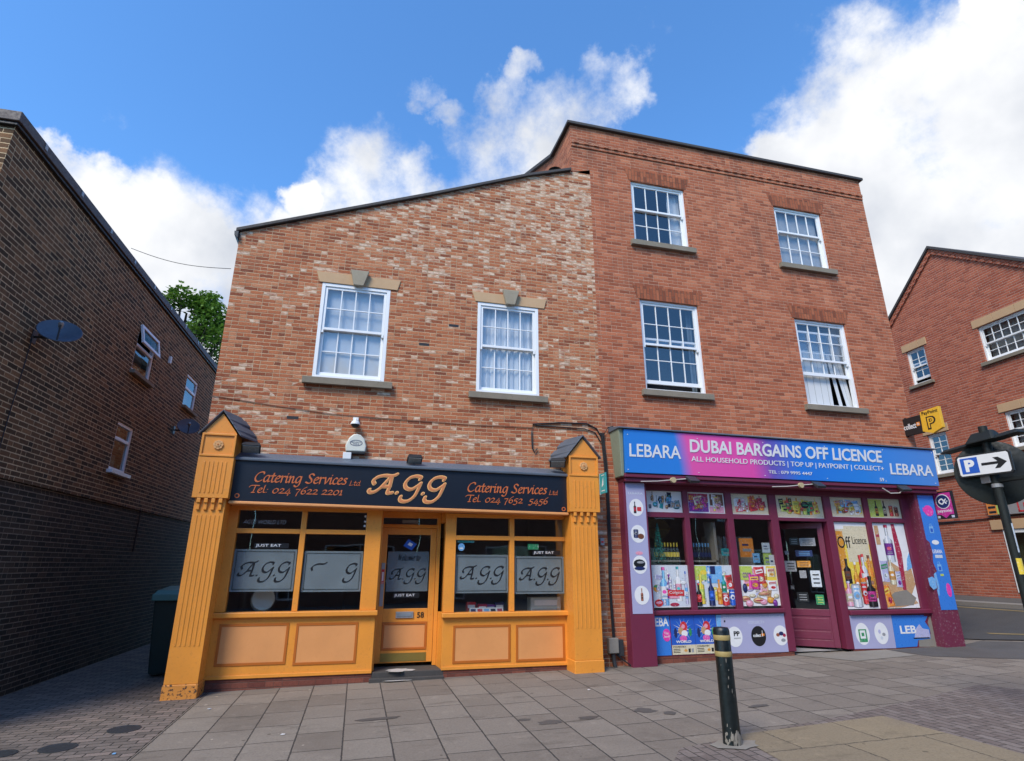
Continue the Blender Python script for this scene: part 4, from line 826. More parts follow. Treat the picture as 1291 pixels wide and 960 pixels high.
b.face([(3.84, 1.15, 10.93), (11.44, 1.15, 10.93), (11.44, 4.3, 12.52), (3.84, 4.3, 12.52)], M_ROOFTILE); b.face([(3.84, 4.3, 12.52), (11.44, 4.3, 12.52), (11.44, 9, 10.9), (3.84, 9, 10.9)], M_ROOFTILE); b.build('roof', RB)
b = MB(); b.box(3.79, 11.49, -.035, -.001, 10.40, 10.47, M_BR_R); b.box(3.79, 11.49, -.022, -.001, 10.325, 10.398, M_BR_R)
for k in range(33): b.box(3.85 + k * .232, 3.95 + k * .232, -.052, -.0355, 10.40, 10.468, M_BR_R)
b.build('string_course', RB, .004)
specs = [(.56, 1, 2, 0.), (.51, 2, 2, .13), (.585, 1, 2, 0.), (.535, 2, 2, .66)]
names = [None, 'white sash window with its lower half raised a little', None, 'white sash window raised high over torn vertical blinds']
for i, (x0, x1, z0, z1) in enumerate(RW):
    rl, ur, lr, lift = specs[i]
    w = sash(RB, x0, x1, z0, z1, z0 + (z1 - z0) * rl, ur, lr, lift=lift, rec=.045, sill=(.10, .12, .12), fr=.05, lab=names[i])
    q = MB(); q.prism([(x0 - .04, z1 + .003), (x1 + .04, z1 + .003), (x1 + .14, z1 + .30), (x0 - .14, z1 + .30)], -.006, .05, M_ARCH); q.build('brick_arch', w)
    if i == 0: curtain(w, x1 - .36, x1 - .06, z0 + .05, z1 - .06, .19, M_NET, .01, .2)
    if i == 2: curtain(w, x0 + .05, x1 - .05, z0 + .05, z1 - .05, .18, paint('grey_net', (.36, .38, .40), .9), .006, .4)
    if i == 1: curtain(w, x1 - .16, x1 - .05, z0 + .05, z1 - .06, .26, paint('blue_curtain', (.12, .16, .2), .9), .01, .1)
    if i == 3:
        q = MB(); zt_ = z1 - .1; zb_ = z0 + .06
        for k in range(9):
            a = x0 + .09 + k * .085; q.box(a, a + .082, .2 + .006 * (k % 2), .204 + .006 * (k % 2), zb_, zt_ - .55, M_CURT)
        for a, s in ((.90, .10), (1.04, .16), (1.15, .14)):
            q.prism([(x0 + a + s * .9, zb_ + .01), (x0 + a + s * .9 + .085, zb_ + .03), (x0 + a + .05, zt_ - .6), (x0 + a - .045, zt_ - .6)], .19, .194, M_CURT)
        q.build('vertical_blind', w)
        q = MB(); q.box(x0 + .05, x1 - .05, .25, .26, z1 - .95, z1 - .05, paint('dim_net', (.16, .2, .25), .9)); q.build('net', w)
# interior of the shop
b = MB(); shell(b, 4.7, 11.2, .12, 4.2, .16, 2.98, M_INT); b.box(6.5, 7.55, .42, .95, .17, 1.46, M_INT); b.build('shop_interior', RB)
# plum shopfront
b = MB(); m = M_PURPLE
for x0, x1, z0 in ((4.90, 5.00, .85), (5.735, 5.84, .9), (6.63, 6.76, .9), (9.80, 9.92, .86), (10.75, 10.92, .72)): b.box(x0, x1, -.02, .10, z0, 3.0, m)
for x0, x1 in ((5.0, 5.735), (5.84, 6.63), (6.76, 7.58), (9.0, 9.8), (9.92, 10.75)): b.box(x0, x1, -.017, .09, 2.48, 2.57, m)
b.box(7.74, 8.84, -.017, .09, 2.47, 2.53, m); b.box(4.9, 10.92, -.021, .1, 2.96, 3.06, m)
b.box(7.58, 7.74, -.022, .12, .19, 2.958, m); b.box(8.84, 9.0, -.022, .12, .19, 2.958, m)
sw = b.build('shop_window', RB, .005)
q = MB()
for x0, x1 in ((5.0, 5.735), (5.84, 6.63), (6.76, 7.58), (9.0, 9.8), (9.92, 10.75)): q.box(x0 - .01, x1 + .01, .03, .036, .88, 2.95, M_GLASS_SH)
q.box(7.73, 8.85, .03, .036, 2.53, 2.95, M_GLASS_SH); q.build('pane', sw)
MB().box(4.9, 7.579, -.07, .1, .84, .91, m).build('sill', sw, .012); MB().box(9.001, 10.92, -.07, .1, .77, .85, m).build('sill', sw, .012)
b = MB(); b.box(4.88, 7.72, -.005, .1, .19, .838, m); b.box(8.97, 10.92, -.005, .1, .17, .768, m); sr = b.build('stall_riser', RB)
MB().box(4.86, 7.7, -.012, .1, -.02, .188, M_PLINTH).build('brick_plinth', sr); MB().box(8.98, 10.9, -.012, .1, .05, .168, M_PLINTH).build('brick_plinth', sr)
def plum_pil(x0, x1, lab_, m):
    b = MB(); b.box(x0, x1, -.20, .05, gz(x0) - .03, 3.06, m); return b.build('pilaster', RB, .006)
pl = plum_pil(4.46, 4.90, 0, M_PURPLE); pr = plum_pil(10.92, 11.40, 1, M_PURPLE_D); pr['label'] = 'scuffed plum pilaster with torn blue vinyl'
# door, hinged on the right, standing ajar
ang = R(-42)
dr = MB(); W_ = .92; zb = .2; zt = 2.46
dr.box(0, .10, -.022, .022, zb, zt, M_PURPLE); dr.box(W_ - .10, W_, -.022, .022, zb, zt, M_PURPLE); dr.box(.10, W_ - .10, -.022, .022, zt - .11, zt, M_PURPLE); dr.box(.10, W_ - .10, -.022, .022, zb, zb + .12, M_PURPLE); dr.box(.10, W_ - .10, -.022, .022, .74, .86, M_PURPLE)
dr.box(.10, W_ - .10, -.012, .012, zb + .12, .74, M_PURPLE); dr.box(.13, W_ - .13, -.018, .018, .50, .70, M_PURPLE); dr.box(.13, W_ - .13, -.018, .018, .34, .47, M_PURPLE)
hinge = (8.80, .08, 0)
dd = dr.build('shop_door', RB, .004, loc=hinge, rot=(0, 0, ang + math.pi)); dd['label'] = 'plum shop door standing ajar with notices on its glass'
# after the half turn the outer face looks along local +y
q = MB(); q.box(.10, W_ - .10, -.003, .003, .86, zt - .11, M_GLASS_SH); q.build('pane', dd)
q = MB()
def note(x, z, w, h, k, k2=None):
    q.box(x, x + w, .0035, .006, z, z + h, P[k])
    if k2:
        for r in range(3): q.box(x + w * .15, x + w * .8, .0063, .008, z + h * (.2 + .25 * r), z + h * (.28 + .25 * r), P[k2])
note(.16, 2.02, .28, .15, 'grey', 'black'); note(.46, 2.04, .16, .14, 'black', 'grey'); note(.24, 1.82, .30, .12, 'navy', 'sky'); note(.30, 1.62, .24, .12, 'amber', 'brown'); note(.56, 1.54, .20, .20, 'grey', 'black'); note(.16, 1.26, .17, .30, 'pale', 'black'); note(.40, 1.42, .12, .14, 'grey', None); note(.66, 1.86, .07, .07, 'grey'); note(.16, .94, .14, .18, 'green', 'lime'); note(.42, .98, .2, .18, 'black', 'grey'); note(.64, 1.2, .08, .09, 'black', 'grey')  # white notices inked grey, their shade behind the glass put into the colour
q.build('notice', dd)
join_into(dd, MB().box(W_ - .05, W_ - .03, .023, .06, 1.0, 1.3, M_GREYM).build('h', RB))
# cornice under the blue fascia and sage end board
b = MB(); b.box(4.46, 11.42, -.30, -.001, 3.062, 3.13, M_PURPLE); b.box(4.44, 11.44, -.34, -.001, 3.131, 3.20, M_PURPLE); b.build('cornice', RB, .012)

# blue fascia sign
def grad_sign():
    s = NT('printed_fascia'); sx = s.n('ShaderNodeSeparateXYZ'); s.t.links.new(s.obj(), sx.inputs[0])
    u = s.math('ADD', sx.outputs[0], s.math('MULTIPLY', sx.outputs[2], .12))
    nz = s.noise(.9, 2); u = s.math('ADD', u, s.math('MULTIPLY', s.math('SUBTRACT', nz, .5), .22))
    f = s.mr(u, 4.4, 11.5); f = s.math('DIVIDE', s.math('SUBTRACT', u, 4.4), 7.4)
    c = s.ramp(f, [(0, (.025, .20, .62)), (.205, (.03, .21, .64)), (.238, (.74, .10, .37)), (.415, (.72, .08, .37)), (.47, (.14, .09, .42)), (.545, (.02, .18, .65)), (.76, (.02, .22, .68)), (1, (.08, .25, .62))])
    s.put(s.b.inputs['Base Color'], s.mix(s.mr(s.noise(18, 4), .6, .8, 0, .12), c, (.1, .12, .2))); s.b.inputs['Roughness'].default_value = .3; return s.m
M_GRAD = grad_sign()
S = thing('shop_sign', 'bright blue and pink fascia sign above the plum shopfront', 'sign')
def fy(z): return -.36 - (z - 3.21) * .09
b = MB(); b.hexa([(4.46, fy(3.2), 3.21), (11.44, fy(3.2), 3.21), (11.44, -.29, 3.21), (4.46, -.29, 3.21), (4.43, fy(3.97), 3.97), (11.40, fy(3.93), 3.93), (11.40, -.29, 3.93), (4.43, -.29, 3.97)], M_GRAD); b.build('panel', S, .003)
b = MB(); b.hexa([(4.40, -.30, 3.15), (4.455, -.30, 3.15), (4.455, -.005, 3.15), (4.40, -.005, 3.15), (4.34, -.40, 3.99), (4.425, -.40, 3.99), (4.425, -.005, 3.99), (4.34, -.005, 3.99)], M_SAGE); b.build('end_board', S, .012)
b = MB(); b.hexa([(4.32, -.46, 3.985), (11.46, -.46, 3.945), (11.46, -.001, 3.945), (4.32, -.001, 3.985), (4.32, -.46, 4.01), (11.46, -.46, 3.97), (11.46, -.001, 4.05), (4.32, -.001, 4.09)], M_LEAD); b.build('lead_flashing', S, .006)
wh = P['white']
def st(s_, x0, x1, z0, z1, bold): 
    o = text(s_, wh, x0, x1, z0, z1, 0, 'lettering', S, .005, 0, bold)
    for v in o.data.vertices: v.co.y += fy(v.co.z) - .0015
    return o
st('LEBARA', 4.53, 5.55, 3.49, 3.72, .012); st('LEBARA', 10.24, 11.32, 3.40, 3.62, .012); st('DUBAI BARGAINS OFF LICENCE', 5.74, 10.06, 3.62, 3.86, .022); st('ALL HOUSEHOLD PRODUCTS | TOP UP | PAYPOINT | COLLECT+', 5.76, 10.08, 3.43, 3.55, .004); st('TEL : 079 9995 4447', 7.38, 8.36, 3.305, 3.365, .004); st('59', 9.95, 10.05, 3.25, 3.32, .004)
for x in (4.5, 5.9, 7.3, 8.7, 10.1, 11.35):
    for z in (3.26, 3.88): b = MB(); b.ell(x, z, .009, .009, fy(z) - .006, fy(z) + .003, wh, 8); b.build('fixing', S)
for i, (x, rz, w) in enumerate(((5.72, .1, 'left'), (8.42, .05, 'middle'), (10.45, -.2, 'right'))):
    t = thing('floodlight', '%s of the small grey floodlights hanging under the blue fascia' % w, 'floodlight', (x, -.42, 3.13), rz, 'floodlights under the blue fascia')
    h = MB().box(-.10, .10, -.10, .08, -.03, .02, M_DARK).build('housing', t, .008, rot=(R(35), 0, 0)); MB().box(-.085, .085, -.085, .065, -.036, -.0305, M_LAMPG).build('lens', h)
    MB().tube([(0, .04, 0), (0, .09, .04)], .014, M_DARK).build('arm', t)
    if i < 2:
        b = MB(); x2 = x - .36; b.tube([(x2 - .62, -.345, 3.06), (x2 - .3, -.36, 3.075), (x2, -.36, 3.11), (x - .12, -.40, 3.13)], .009, M_CABW); b.ell(x2, 3.105, .05, .05, -.40, -.345, paint('cream_junction_box', (.45, .36, .2)), 14)
        b.build('lamp_cable', None, label='pale cable with round cream junction box %s floodlight under the blue fascia' % ('left of the left' if i == 0 else 'left of the middle'), category='cable', group='lamp cables under the blue fascia')
    else:
        b = MB(); b.tube([(x - .45, -.345, 3.12), (x - .3, -.37, 3.02), (x - .1, -.39, 3.03), (x, -.4, 3.10)], .01, M_CABW); b.build('lamp_cable', None, label='looping pale cable at the right floodlight under the blue fascia', category='cable', group='lamp cables under the blue fascia')

# ------------------------------------------------------------------ posters and vinyl on the plum shopfront
def tone(k, f):
    """printed lighter or darker ink of the same colour"""
    n = '%s_%s' % (k, 'deep' if f < 1 else 'bright')
    if n not in P:
        base = INK[k]; P[n] = flat('print_' + n, tuple(min(.82, q * f + (.05 if f > 1 else 0)) for q in base), .35)
    return P[n]
def strips(b, x, z, w, y, ks, prof):
    """vertical printed bands; prof(u) gives (low, high) of the outline at u in -1..1"""
    n = len(ks)
    for i, m in enumerate(ks):
        u0, u1 = -1 + 2 * i / n, -1 + 2 * (i + 1) / n; (l0, h0), (l1, h1) = prof(u0), prof(u1)
        b.prism([(x + u0 * w / 2, z + l0), (x + u1 * w / 2, z + l1), (x + u1 * w / 2, z + h1), (x + u0 * w / 2, z + h0)], y - .001, y, m, False)
def bottle(b, x, z, w, h, y, k, label='white', cap='red'):
    d, l = tone(k, .5), tone(k, 1.7)
    strips(b, x, z, w, y, [d, P[k], l, P[k], P[k], d], lambda u: (.012 * h * abs(u), h * (.58 + .20 * (1 - min(1, abs(u) * 1.15)))))
    strips(b, x, z + h * .7, w * .34, y - .0002, [d, P[k], l, d], lambda u: (0, h * .24))
    strips(b, x, z + h * .92, w * .42, y - .0006, [tone(cap, .5), P[cap], tone(cap, 1.6), P[cap]], lambda u: (0, h * .08))
    strips(b, x, z + h * .18, w, y - .0008, [tone(label, .6), P[label], P[label], P[label], tone(label, .7)], lambda u: (0, h * .32))
    b.ell(x, z + h * .36, w * .26, h * .05, y - .0022, y, tone(cap, 1.0), 12, False); b.box(x - w * .3, x + w * .3, y - .0021, y, z + h * .22, z + h * .245, d); b.box(x - w * .22, x + w * .25, y - .0021, y, z + h * .265, z + h * .28, d)
def can(b, x, z, w, h, y, k, label='white'):
    d, l = tone(k, .5), tone(k, 1.7)
    strips(b, x, z, w, y, [d, P[k], l, P[k], P[k], d], lambda u: (h * .05 * u * u, h * (.97 - .05 * u * u)))
    b.ell(x, z + h * .5, w * .33, w * .33, y - .0016, y, P[label], 14, False); b.ell(x + w * .05, z + h * .47, w * .2, w * .16, y - .0022, y, d, 12, False); b.box(x - w * .3, x + w * .3, y - .0016, y, z + h * .75, z + h * .81, P[label]); b.ell(x, z + h * .965, w * .45, h * .04, y - .0016, y, P['grey'], 14, False)
def pack(b, x, z, w, h, y, k, k2='white', k3='yellow', tilt=0.):
    ca, sa = math.cos(tilt), math.sin(tilt); f = lambda u, v: (x + u * ca - v * sa, z + h / 2 + u * sa + v * ca)
    b.prism([f(-w / 2, -h / 2), f(-w * .3, -h * .47), f(w * .1, -h * .5), f(w / 2, -h / 2), f(w * .46, 0), f(w / 2, h / 2), f(0, h * .47), f(-w / 2, h / 2), f(-w * .46, 0)], y - .001, y, P[k], False)
    b.prism([f(-w * .46, -h * .48), f(-w * .3, -h * .46), f(-w * .36, h * .45), f(-w * .46, h * .47)], y - .0013, y, tone(k, 1.6), False); b.prism([f(w * .34, -h * .46), f(w * .46, -h * .48), f(w * .44, h * .46), f(w * .3, h * .44)], y - .0013, y, tone(k, .5), False)
    b.prism([f(-w * .36, h * .08), f(w * .36, h * .14), f(w * .33, h * .36), f(-w * .36, h * .3)], y - .0016, y, P[k2], False); b.prism([f(-w * .28, h * .15), f(w * .28, h * .19), f(w * .26, h * .27), f(-w * .28, h * .23)], y - .002, y, tone(k, .5), False)
    b.ell(*f(w * .05, -h * .22), w * .26, h * .15, y - .0018, y, P[k3], 10, False); b.ell(*f(w * .0, -h * .2), w * .15, h * .08, y - .0023, y, tone(k3, .55), 10, False); b.ell(*f(w * .1, -h * .18), w * .07, h * .05, y - .0027, y, tone(k3, 1.6), 8, False)
def food(b, x, z, rx, rz, y, k, top=None):
    b.ell(x, z, rx, rz, y - .001, y, tone(k, .55), 14, False); b.ell(x - rx * .08, z + rz * .12, rx * .86, rz * .8, y - .0014, y, P[k], 14, False); b.ell(x - rx * .2, z + rz * .35, rx * .45, rz * .32, y - .0018, y, tone(k, 1.6), 10, False)
    if top: b.ell(x + rx * .1, z - rz * .1, rx * .7, rz * .22, y - .0022, y, P[top], 10, False)
def scatter(b, x0, x1, z0, z1, y, seed, ks, n, size):
    r = random.Random(seed); n = int(n * 1.9); size *= 1.15; z1 = max(z1, z0 + size * 1.45)
    for i in range(n):
        w = size * r.uniform(.6, 1.3); h = size * r.uniform(.6, 1.4); x = r.uniform(x0 + w / 2, x1 - w / 2); z = r.uniform(z0 + .01, z1 - h - .01)
        yy = y - .0002 * i
        q = r.random()
        if q < .35: pack(b, x, z, w, h, yy, r.choice(ks), r.choice(ks), r.choice(ks), r.uniform(-.25, .25))
        elif q < .6: can(b, x, z, w * .6, h, yy, r.choice(ks), r.choice(ks))
        elif q < .8: food(b, x, z + h / 2, w * .5, h * .35, yy, r.choice(ks), r.choice(ks))
        else: bottle(b, x, z, w * .45, min(h * 1.5, z1 - z - .01), yy, r.choice(ks), r.choice(ks), r.choice(ks))
GP = 'posters on the plum shopfront'
def poster(x0, x1, z0, z1, bgc, fn, label, y=.026):
    b = MB(); b.box(x0, x1, y, y + .003, z0, z1, P[bgc]); t = .008
    for a in ((x0, x1, z0, z0 + t), (x0, x1, z1 - t, z1)): b.box(*a[:2], y - .0012, y - .0002, *a[2:], P['white'])
    fn(b, y - .0005); o = b.build('poster', None); lab(o, label, 'poster', GP); return o
def p_gadgets(b, y):
    scatter(b, 5.03, 5.70, 2.60, 2.95, y, 3, ['black', 'navy', 'black', 'grey', 'sky', 'tan', 'teal'], 12, .10)
poster(5.005, 5.73, 2.575, 2.955, 'white', p_gadgets, 'white poster of black phone gadgets, first of the small top posters')
poster(5.845, 6.625, 2.575, 2.955, 'white', lambda b, y: (b.box(5.87, 6.28, y - .002, y, 2.78, 2.93, P['crimson']), b.box(5.87, 6.28, y - .002, y, 2.60, 2.77, P['purple']), b.box(6.32, 6.60, y - .002, y, 2.72, 2.93, P['brown']), b.box(6.30, 6.6, y - .002, y, 2.59, 2.70, P['pink']), scatter(b, 5.88, 6.27, 2.61, 2.93, y - .003, 5, ['red', 'amber', 'magenta', 'cream', 'purple'], 12, .10), scatter(b, 6.33, 6.6, 2.6, 2.93, y - .003, 6, ['tan', 'brown', 'yellow', 'white', 'pink'], 7, .09)), 'small top poster of chocolate and purple sweets, second along')
poster(6.765, 7.575, 2.575, 2.955, 'cream', lambda b, y: (scatter(b, 6.8, 7.2, 2.6, 2.9, y, 8, ['pink', 'white', 'red', 'cream'], 9, .11), scatter(b, 7.1, 7.55, 2.62, 2.94, y - .006, 9, ['red', 'crimson', 'orange', 'amber'], 7, .15)), 'small top poster with red packets, third along')
poster(7.745, 8.835, 2.535, 2.955, 'cream', lambda b, y: scatter(b, 7.78, 8.8, 2.56, 2.93, y, 12, ['red', 'orange', 'green', 'yellow', 'amber', 'black', 'lime'], 20, .13), 'wide grocery poster of jars and tins above the shop door')
poster(9.005, 9.795, 2.575, 2.955, 'cream', lambda b, y: scatter(b, 9.03, 9.78, 2.6, 2.93, y, 15, ['white', 'pink', 'sky', 'amber', 'brown', 'yellow', 'red'], 17, .12), 'small top poster of biscuits right of the door')
def p_beer(b, y):
    b.box(9.94, 10.3, y - .0005, y + .0004, 2.59, 2.94, P['lime']); bottle(b, 10.14, 2.61, .075, .3, y - .002, 'black', 'amber', 'black'); bottle(b, 10.34, 2.61, .085, .31, y - .002, 'black', 'cream', 'brown'); can(b, 10.5, 2.61, .1, .22, y - .002, 'red', 'amber'); can(b, 10.63, 2.61, .1, .2, y - .002, 'rust', 'black')
poster(9.925, 10.745, 2.575, 2.955, 'cream', p_beer, 'small top poster of beer bottles and cans, last along')
def p_clean(b, y):
    bottle(b, 5.24, .98, .16, .64, y, 'sky', 'white', 'magenta'); bottle(b, 5.34, 1.1, .10, .4, y - .003, 'purple', 'white', 'purple'); bottle(b, 5.52, 1.05, .13, .58, y, 'white', 'pink', 'teal'); b.ell(5.12, 1.03, .08, .06, y - .004, y, P['red'], 16, False); b.ell(5.12, 1.035, .06, .02, y - .005, y, P['pink'], 14, False); b.ell(5.09, 1.27, .06, .06, y - .003, y, P['amber'], 14, False); b.ell(5.09, 1.3, .05, .02, y - .004, y, P['green'], 12, False)
    b.box(5.30, 5.62, y - .006, y, 1.14, 1.24, P['red']); b.box(5.33, 5.52, y - .0058, y, 1.10, 1.138, P['pink']); b.ell(5.42, 1.0, .09, .03, y - .004, y, P['crimson'], 14, False); bottle(b, 5.67, 1.0, .06, .55, y, 'lav', 'sky', 'blue')
    scatter(b, 5.02, 5.72, .98, 1.6, y - .001, 33, ['pale', 'lav', 'white'], 7, .1)
o = poster(5.005, 5.73, .955, 1.655, 'pale', p_clean, 'low poster of shampoo and cleaning bottles, leftmost large one'); join_into(o, text('Colgate', wh, 5.33, 5.59, 1.165, 1.222, 0.0172, depth=.001))
def p_soda(b, y):
    scatter(b, 5.87, 6.6, .97, 1.62, y + .0002, 51, ['sky', 'lime', 'pale', 'yellow', 'teal', 'white'], 9, .13); y -= .004
    b.box(5.86, 6.1, y - .0006, y + .0003, 1.4, 1.64, P['lime']); b.box(6.1, 6.42, y - .0006, y + .0003, 1.35, 1.64, P['sky'])
    bottle(b, 5.96, 1.0, .14, .5, y - .001, 'yellow', 'lime', 'yellow'); bottle(b, 6.33, .99, .11, .42, y - .001, 'orange', 'amber', 'orange'); bottle(b, 6.43, 1.15, .1, .36, y - .0008, 'teal', 'green', 'white'); pack(b, 6.55, 1.25, .14, .24, y - .001, 'red', 'brown', 'white', .1); bottle(b, 5.91, .97, .1, .38, y - .006, 'black', 'red', 'red'); bottle(b, 6.16, .97, .12, .5, y - .006, 'navy', 'blue', 'blue'); can(b, 6.44, .97, .14, .22, y - .0055, 'red', 'white'); can(b, 6.58, .97, .13, .28, y - .006, 'blue', 'white'); b.ell(6.04, 1.53, .07, .04, y - .003, y, P['yellow'], 12, False); b.box(6.18, 6.28, y - .003, y, 1.5, 1.64, P['navy']); bottle(b, 6.14, 1.38, .07, .26, y - .002, 'pale', 'sky', 'blue')
poster(5.845, 6.625, .955, 1.655, 'pale', p_soda, 'low poster crowded with fizzy drink bottles and cans, middle large one')
def p_snack(b, y):
    scatter(b, 6.79, 7.55, .97, 1.62, y + .0002, 52, ['cream', 'pink', 'tan', 'white', 'amber', 'lav'], 9, .13); y -= .004
    b.box(6.78, 7.05, y - .0006, y + .0003, 1.4, 1.64, P['lime']); b.box(7.35, 7.56, y - .0006, y + .0003, 1.3, 1.64, P['yellow']); pack(b, 7.2, 1.33, .22, .30, y - .001, 'red', 'white', 'cream', .05); pack(b, 7.07, 1.24, .24, .26, y - .005, 'magenta', 'yellow', 'amber', -.05); pack(b, 7.45, 1.22, .2, .17, y - .002, 'white', 'red', 'red'); pack(b, 7.45, 1.45, .18, .16, y - .002, 'cream', 'red', 'amber')
    for x, z, a, c, k in ((6.85, 1.08, .1, .05, 'tan'), (6.92, 1.0, .08, .06, 'pink'), (7.12, 1.05, .12, .05, 'tan'), (7.25, 1.16, .13, .035, 'tan'), (7.22, 1.02, .08, .05, 'pink'), (7.37, 1.05, .08, .06, 'amber'), (7.46, 1.0, .05, .06, 'purple'), (7.5, 1.12, .06, .04, 'cream'), (6.86, 1.26, .05, .08, 'navy'), (7.0, 1.13, .07, .03, 'cream')): food(b, x, z, a, c, y - .002 - (x - 6.7) * .002, k, 'crimson' if k == 'tan' else None)
o = poster(6.765, 7.575, .955, 1.655, 'white', p_snack, 'low poster of crisps and sweets with a red packet, next to the door'); join_into(o, text('COCO', P['purple'], 6.84, 7.02, 1.44, 1.53, .0178, depth=.002, bold=.02))
def p_off(b, y):
    for k in range(6): b.prism([(9.01, 1.0 + k * .22), (9.795, 1.15 + k * .2), (9.795, 1.38 + k * .2), (9.01, 1.23 + k * .22)], y - .0002 * k, y + .0003, P[('amber', 'orange', 'amber', 'yellow', 'cream', 'cream')[k]], False)
    y -= .0012
    b.box(9.01, 9.795, y - .0006, y + .0003, 1.25, 2.05, P['yellow']); b.box(9.01, 9.2, y - .0008, y + .0002, 1.55, 2.3, P['amber']); b.box(9.25, 9.78, y - .0011, y, 1.72, 2.4, P['cream']); b.box(9.65, 9.79, y - .0014, y, 1.3, 1.75, P['amber'])
    bottle(b, 9.17, 1.32, .16, .46, y - .002, 'black', 'brown', 'black'); bottle(b, 9.36, 1.1, .13, .62, y - .002, 'amber', 'orange', 'white'); bottle(b, 9.5, 1.0, .15, .85, y - .003, 'red', 'orange', 'red'); bottle(b, 9.57, 1.15, .16, .72, y - .0025, 'pale', 'white', 'red'); bottle(b, 9.71, 1.05, .15, .80, y - .003, 'orange', 'amber', 'brown'); bottle(b, 9.13, .92, .2, .45, y - .006, 'pink', 'cream', 'lav'); can(b, 9.29, .90, .22, .42, y - .009, 'pale', 'sky'); can(b, 9.49, .95, .14, .4, y - .009, 'red', 'pale'); bottle(b, 9.64, .9, .21, .56, y - .011, 'black', 'magenta', 'black')
o = poster(9.005, 9.795, .87, 2.47, 'white', p_off, 'tall off licence poster of spirit bottles right of the open door')
join_into(o, text('Off', P['black'], 9.05, 9.36, 1.98, 2.2, .0208, depth=.002)); join_into(o, text('Licence', P['black'], 9.40, 9.74, 2.06, 2.2, .0208, depth=.002))
def p_torn(b, y):
    b.prism([(9.93, 1.7), (10.2, 1.75), (10.55, 1.55), (10.72, 1.6), (10.745, 1.3), (10.6, 1.1), (10.73, .95), (10.3, .88), (9.93, .88)], y - .0006, y + .0002, P['tan'], False)
    b.prism([(10.02, .9), (10.6, .92), (10.7, 1.05), (10.5, 1.2), (10.2, 1.16), (10.0, 1.05)], y - .0015, y, M_CONC, False); b.prism([(10.42, 2.46), (10.5, 2.46), (10.56, 1.9), (10.5, 1.2), (10.42, 1.2)], y - .003, y, P['crimson'], False)
    bottle(b, 10.27, 1.72, .22, .72, y - .002, 'pale', 'purple', 'crimson'); b.box(9.99, 10.09, y - .002, y, 2.05, 2.42, P['tan']); b.box(10.0, 10.08, y - .003, y, 2.2, 2.25, P['crimson']); pack(b, 10.06, 1.35, .22, .4, y - .002, 'lav', 'green', 'pale'); bottle(b, 10.22, 1.3, .16, .5, y - .004, 'cream', 'amber', 'pale'); pack(b, 10.36, 1.25, .14, .3, y - .003, 'lav', 'pale', 'purple'); pack(b, 10.03, .9, .18, .4, y - .004, 'orange', 'yellow', 'crimson', .2)
    b.prism([(10.6, 1.55), (10.745, 1.62), (10.74, 1.9), (10.66, 1.78)], y - .004, y, P['sky'], False); b.prism([(10.56, 2.44), (10.73, 2.44), (10.745, 1.95), (10.6, 1.9)], y - .0025, y, P['white'], False)
poster(9.925, 10.745, .87, 2.47, 'white', p_torn, 'tall torn drinks poster with peeling strips, nearest the right pilaster')
# vinyl panels
def panel(name, box_, y, m, label, cat='vinyl panel', th=.005):
    b = MB(); b.box(box_[0], box_[1], y, y + th, box_[2], box_[3], m); return lab(b.build(name, None), label, cat)
o = panel('vinyl_graphic', (4.505, 4.87, .88, 3.05), -.206, M_LILAC, 'narrow lilac vinyl panel with round bottle pictures on the left plum pilaster')
b = MB()
for z in (2.62, 2.17, 1.66, 1.17): b.ell(4.69, z, .135, .15, -.2085, -.2062, P['white'], 26, False)
bottle(b, 4.66, 2.52, .05, .2, -.209, 'black', 'red', 'navy'); b.box(4.7, 4.78, -.2115, -.209, 2.56, 2.63, P['red']); can(b, 4.65, 2.1, .09, .15, -.209, 'navy', 'grey'); b.ell(4.74, 2.13, .06, .045, -.212, -.209, P['brown'], 12, False); b.ell(4.68, 1.68, .11, .07, -.211, -.209, P['black'], 12, False); b.ell(4.7, 1.7, .07, .02, -.212, -.209, P['grey'], 10, False); b.ell(4.68, 1.60, .1, .03, -.2125, -.209, P['navy'], 10, False); bottle(b, 4.69, 1.08, .045, .2, -.209, 'rust', 'brown', 'rust'); b.ell(4.69, 1.85, .07, .03, -.2085, -.2062, P['pink'], 12, False)
join_into(o, b.build('b')); join_into(o, text('LEBARA', P['pale'], 4.55, 4.83, 2.85, 2.885, -.2062, depth=.001))
o = panel('vinyl_graphic', (10.99, 11.385, .84, 3.03), -.206, M_BLUE, 'torn blue vinyl strip with a pink badge on the right plum pilaster')
b = MB(); b.ell(11.2, 2.72, .12, .11, -.209, -.2062, P['signpink'], 16, False); b.prism([(11.06, 2.78), (11.2, 2.76), (11.2, 2.69), (11.06, 2.7)], -.2095, -.2062, P['signpink'], False)
for z in (2.28, 1.55):
    b.box(11.12, 11.22, -.2085, -.2062, z, z + .13, P['sky']); b.box(11.14, 11.20, -.2095, -.2087, z + .02, z + .09, P['blue']); b.box(11.145, 11.155, -.2085, -.2062, z + .13, z + .18, P['sky']); b.box(11.185, 11.195, -.2085, -.2062, z + .13, z + .18, P['sky']); b.box(11.145, 11.195, -.2086, -.2063, z + .17, z + .18, P['sky'])
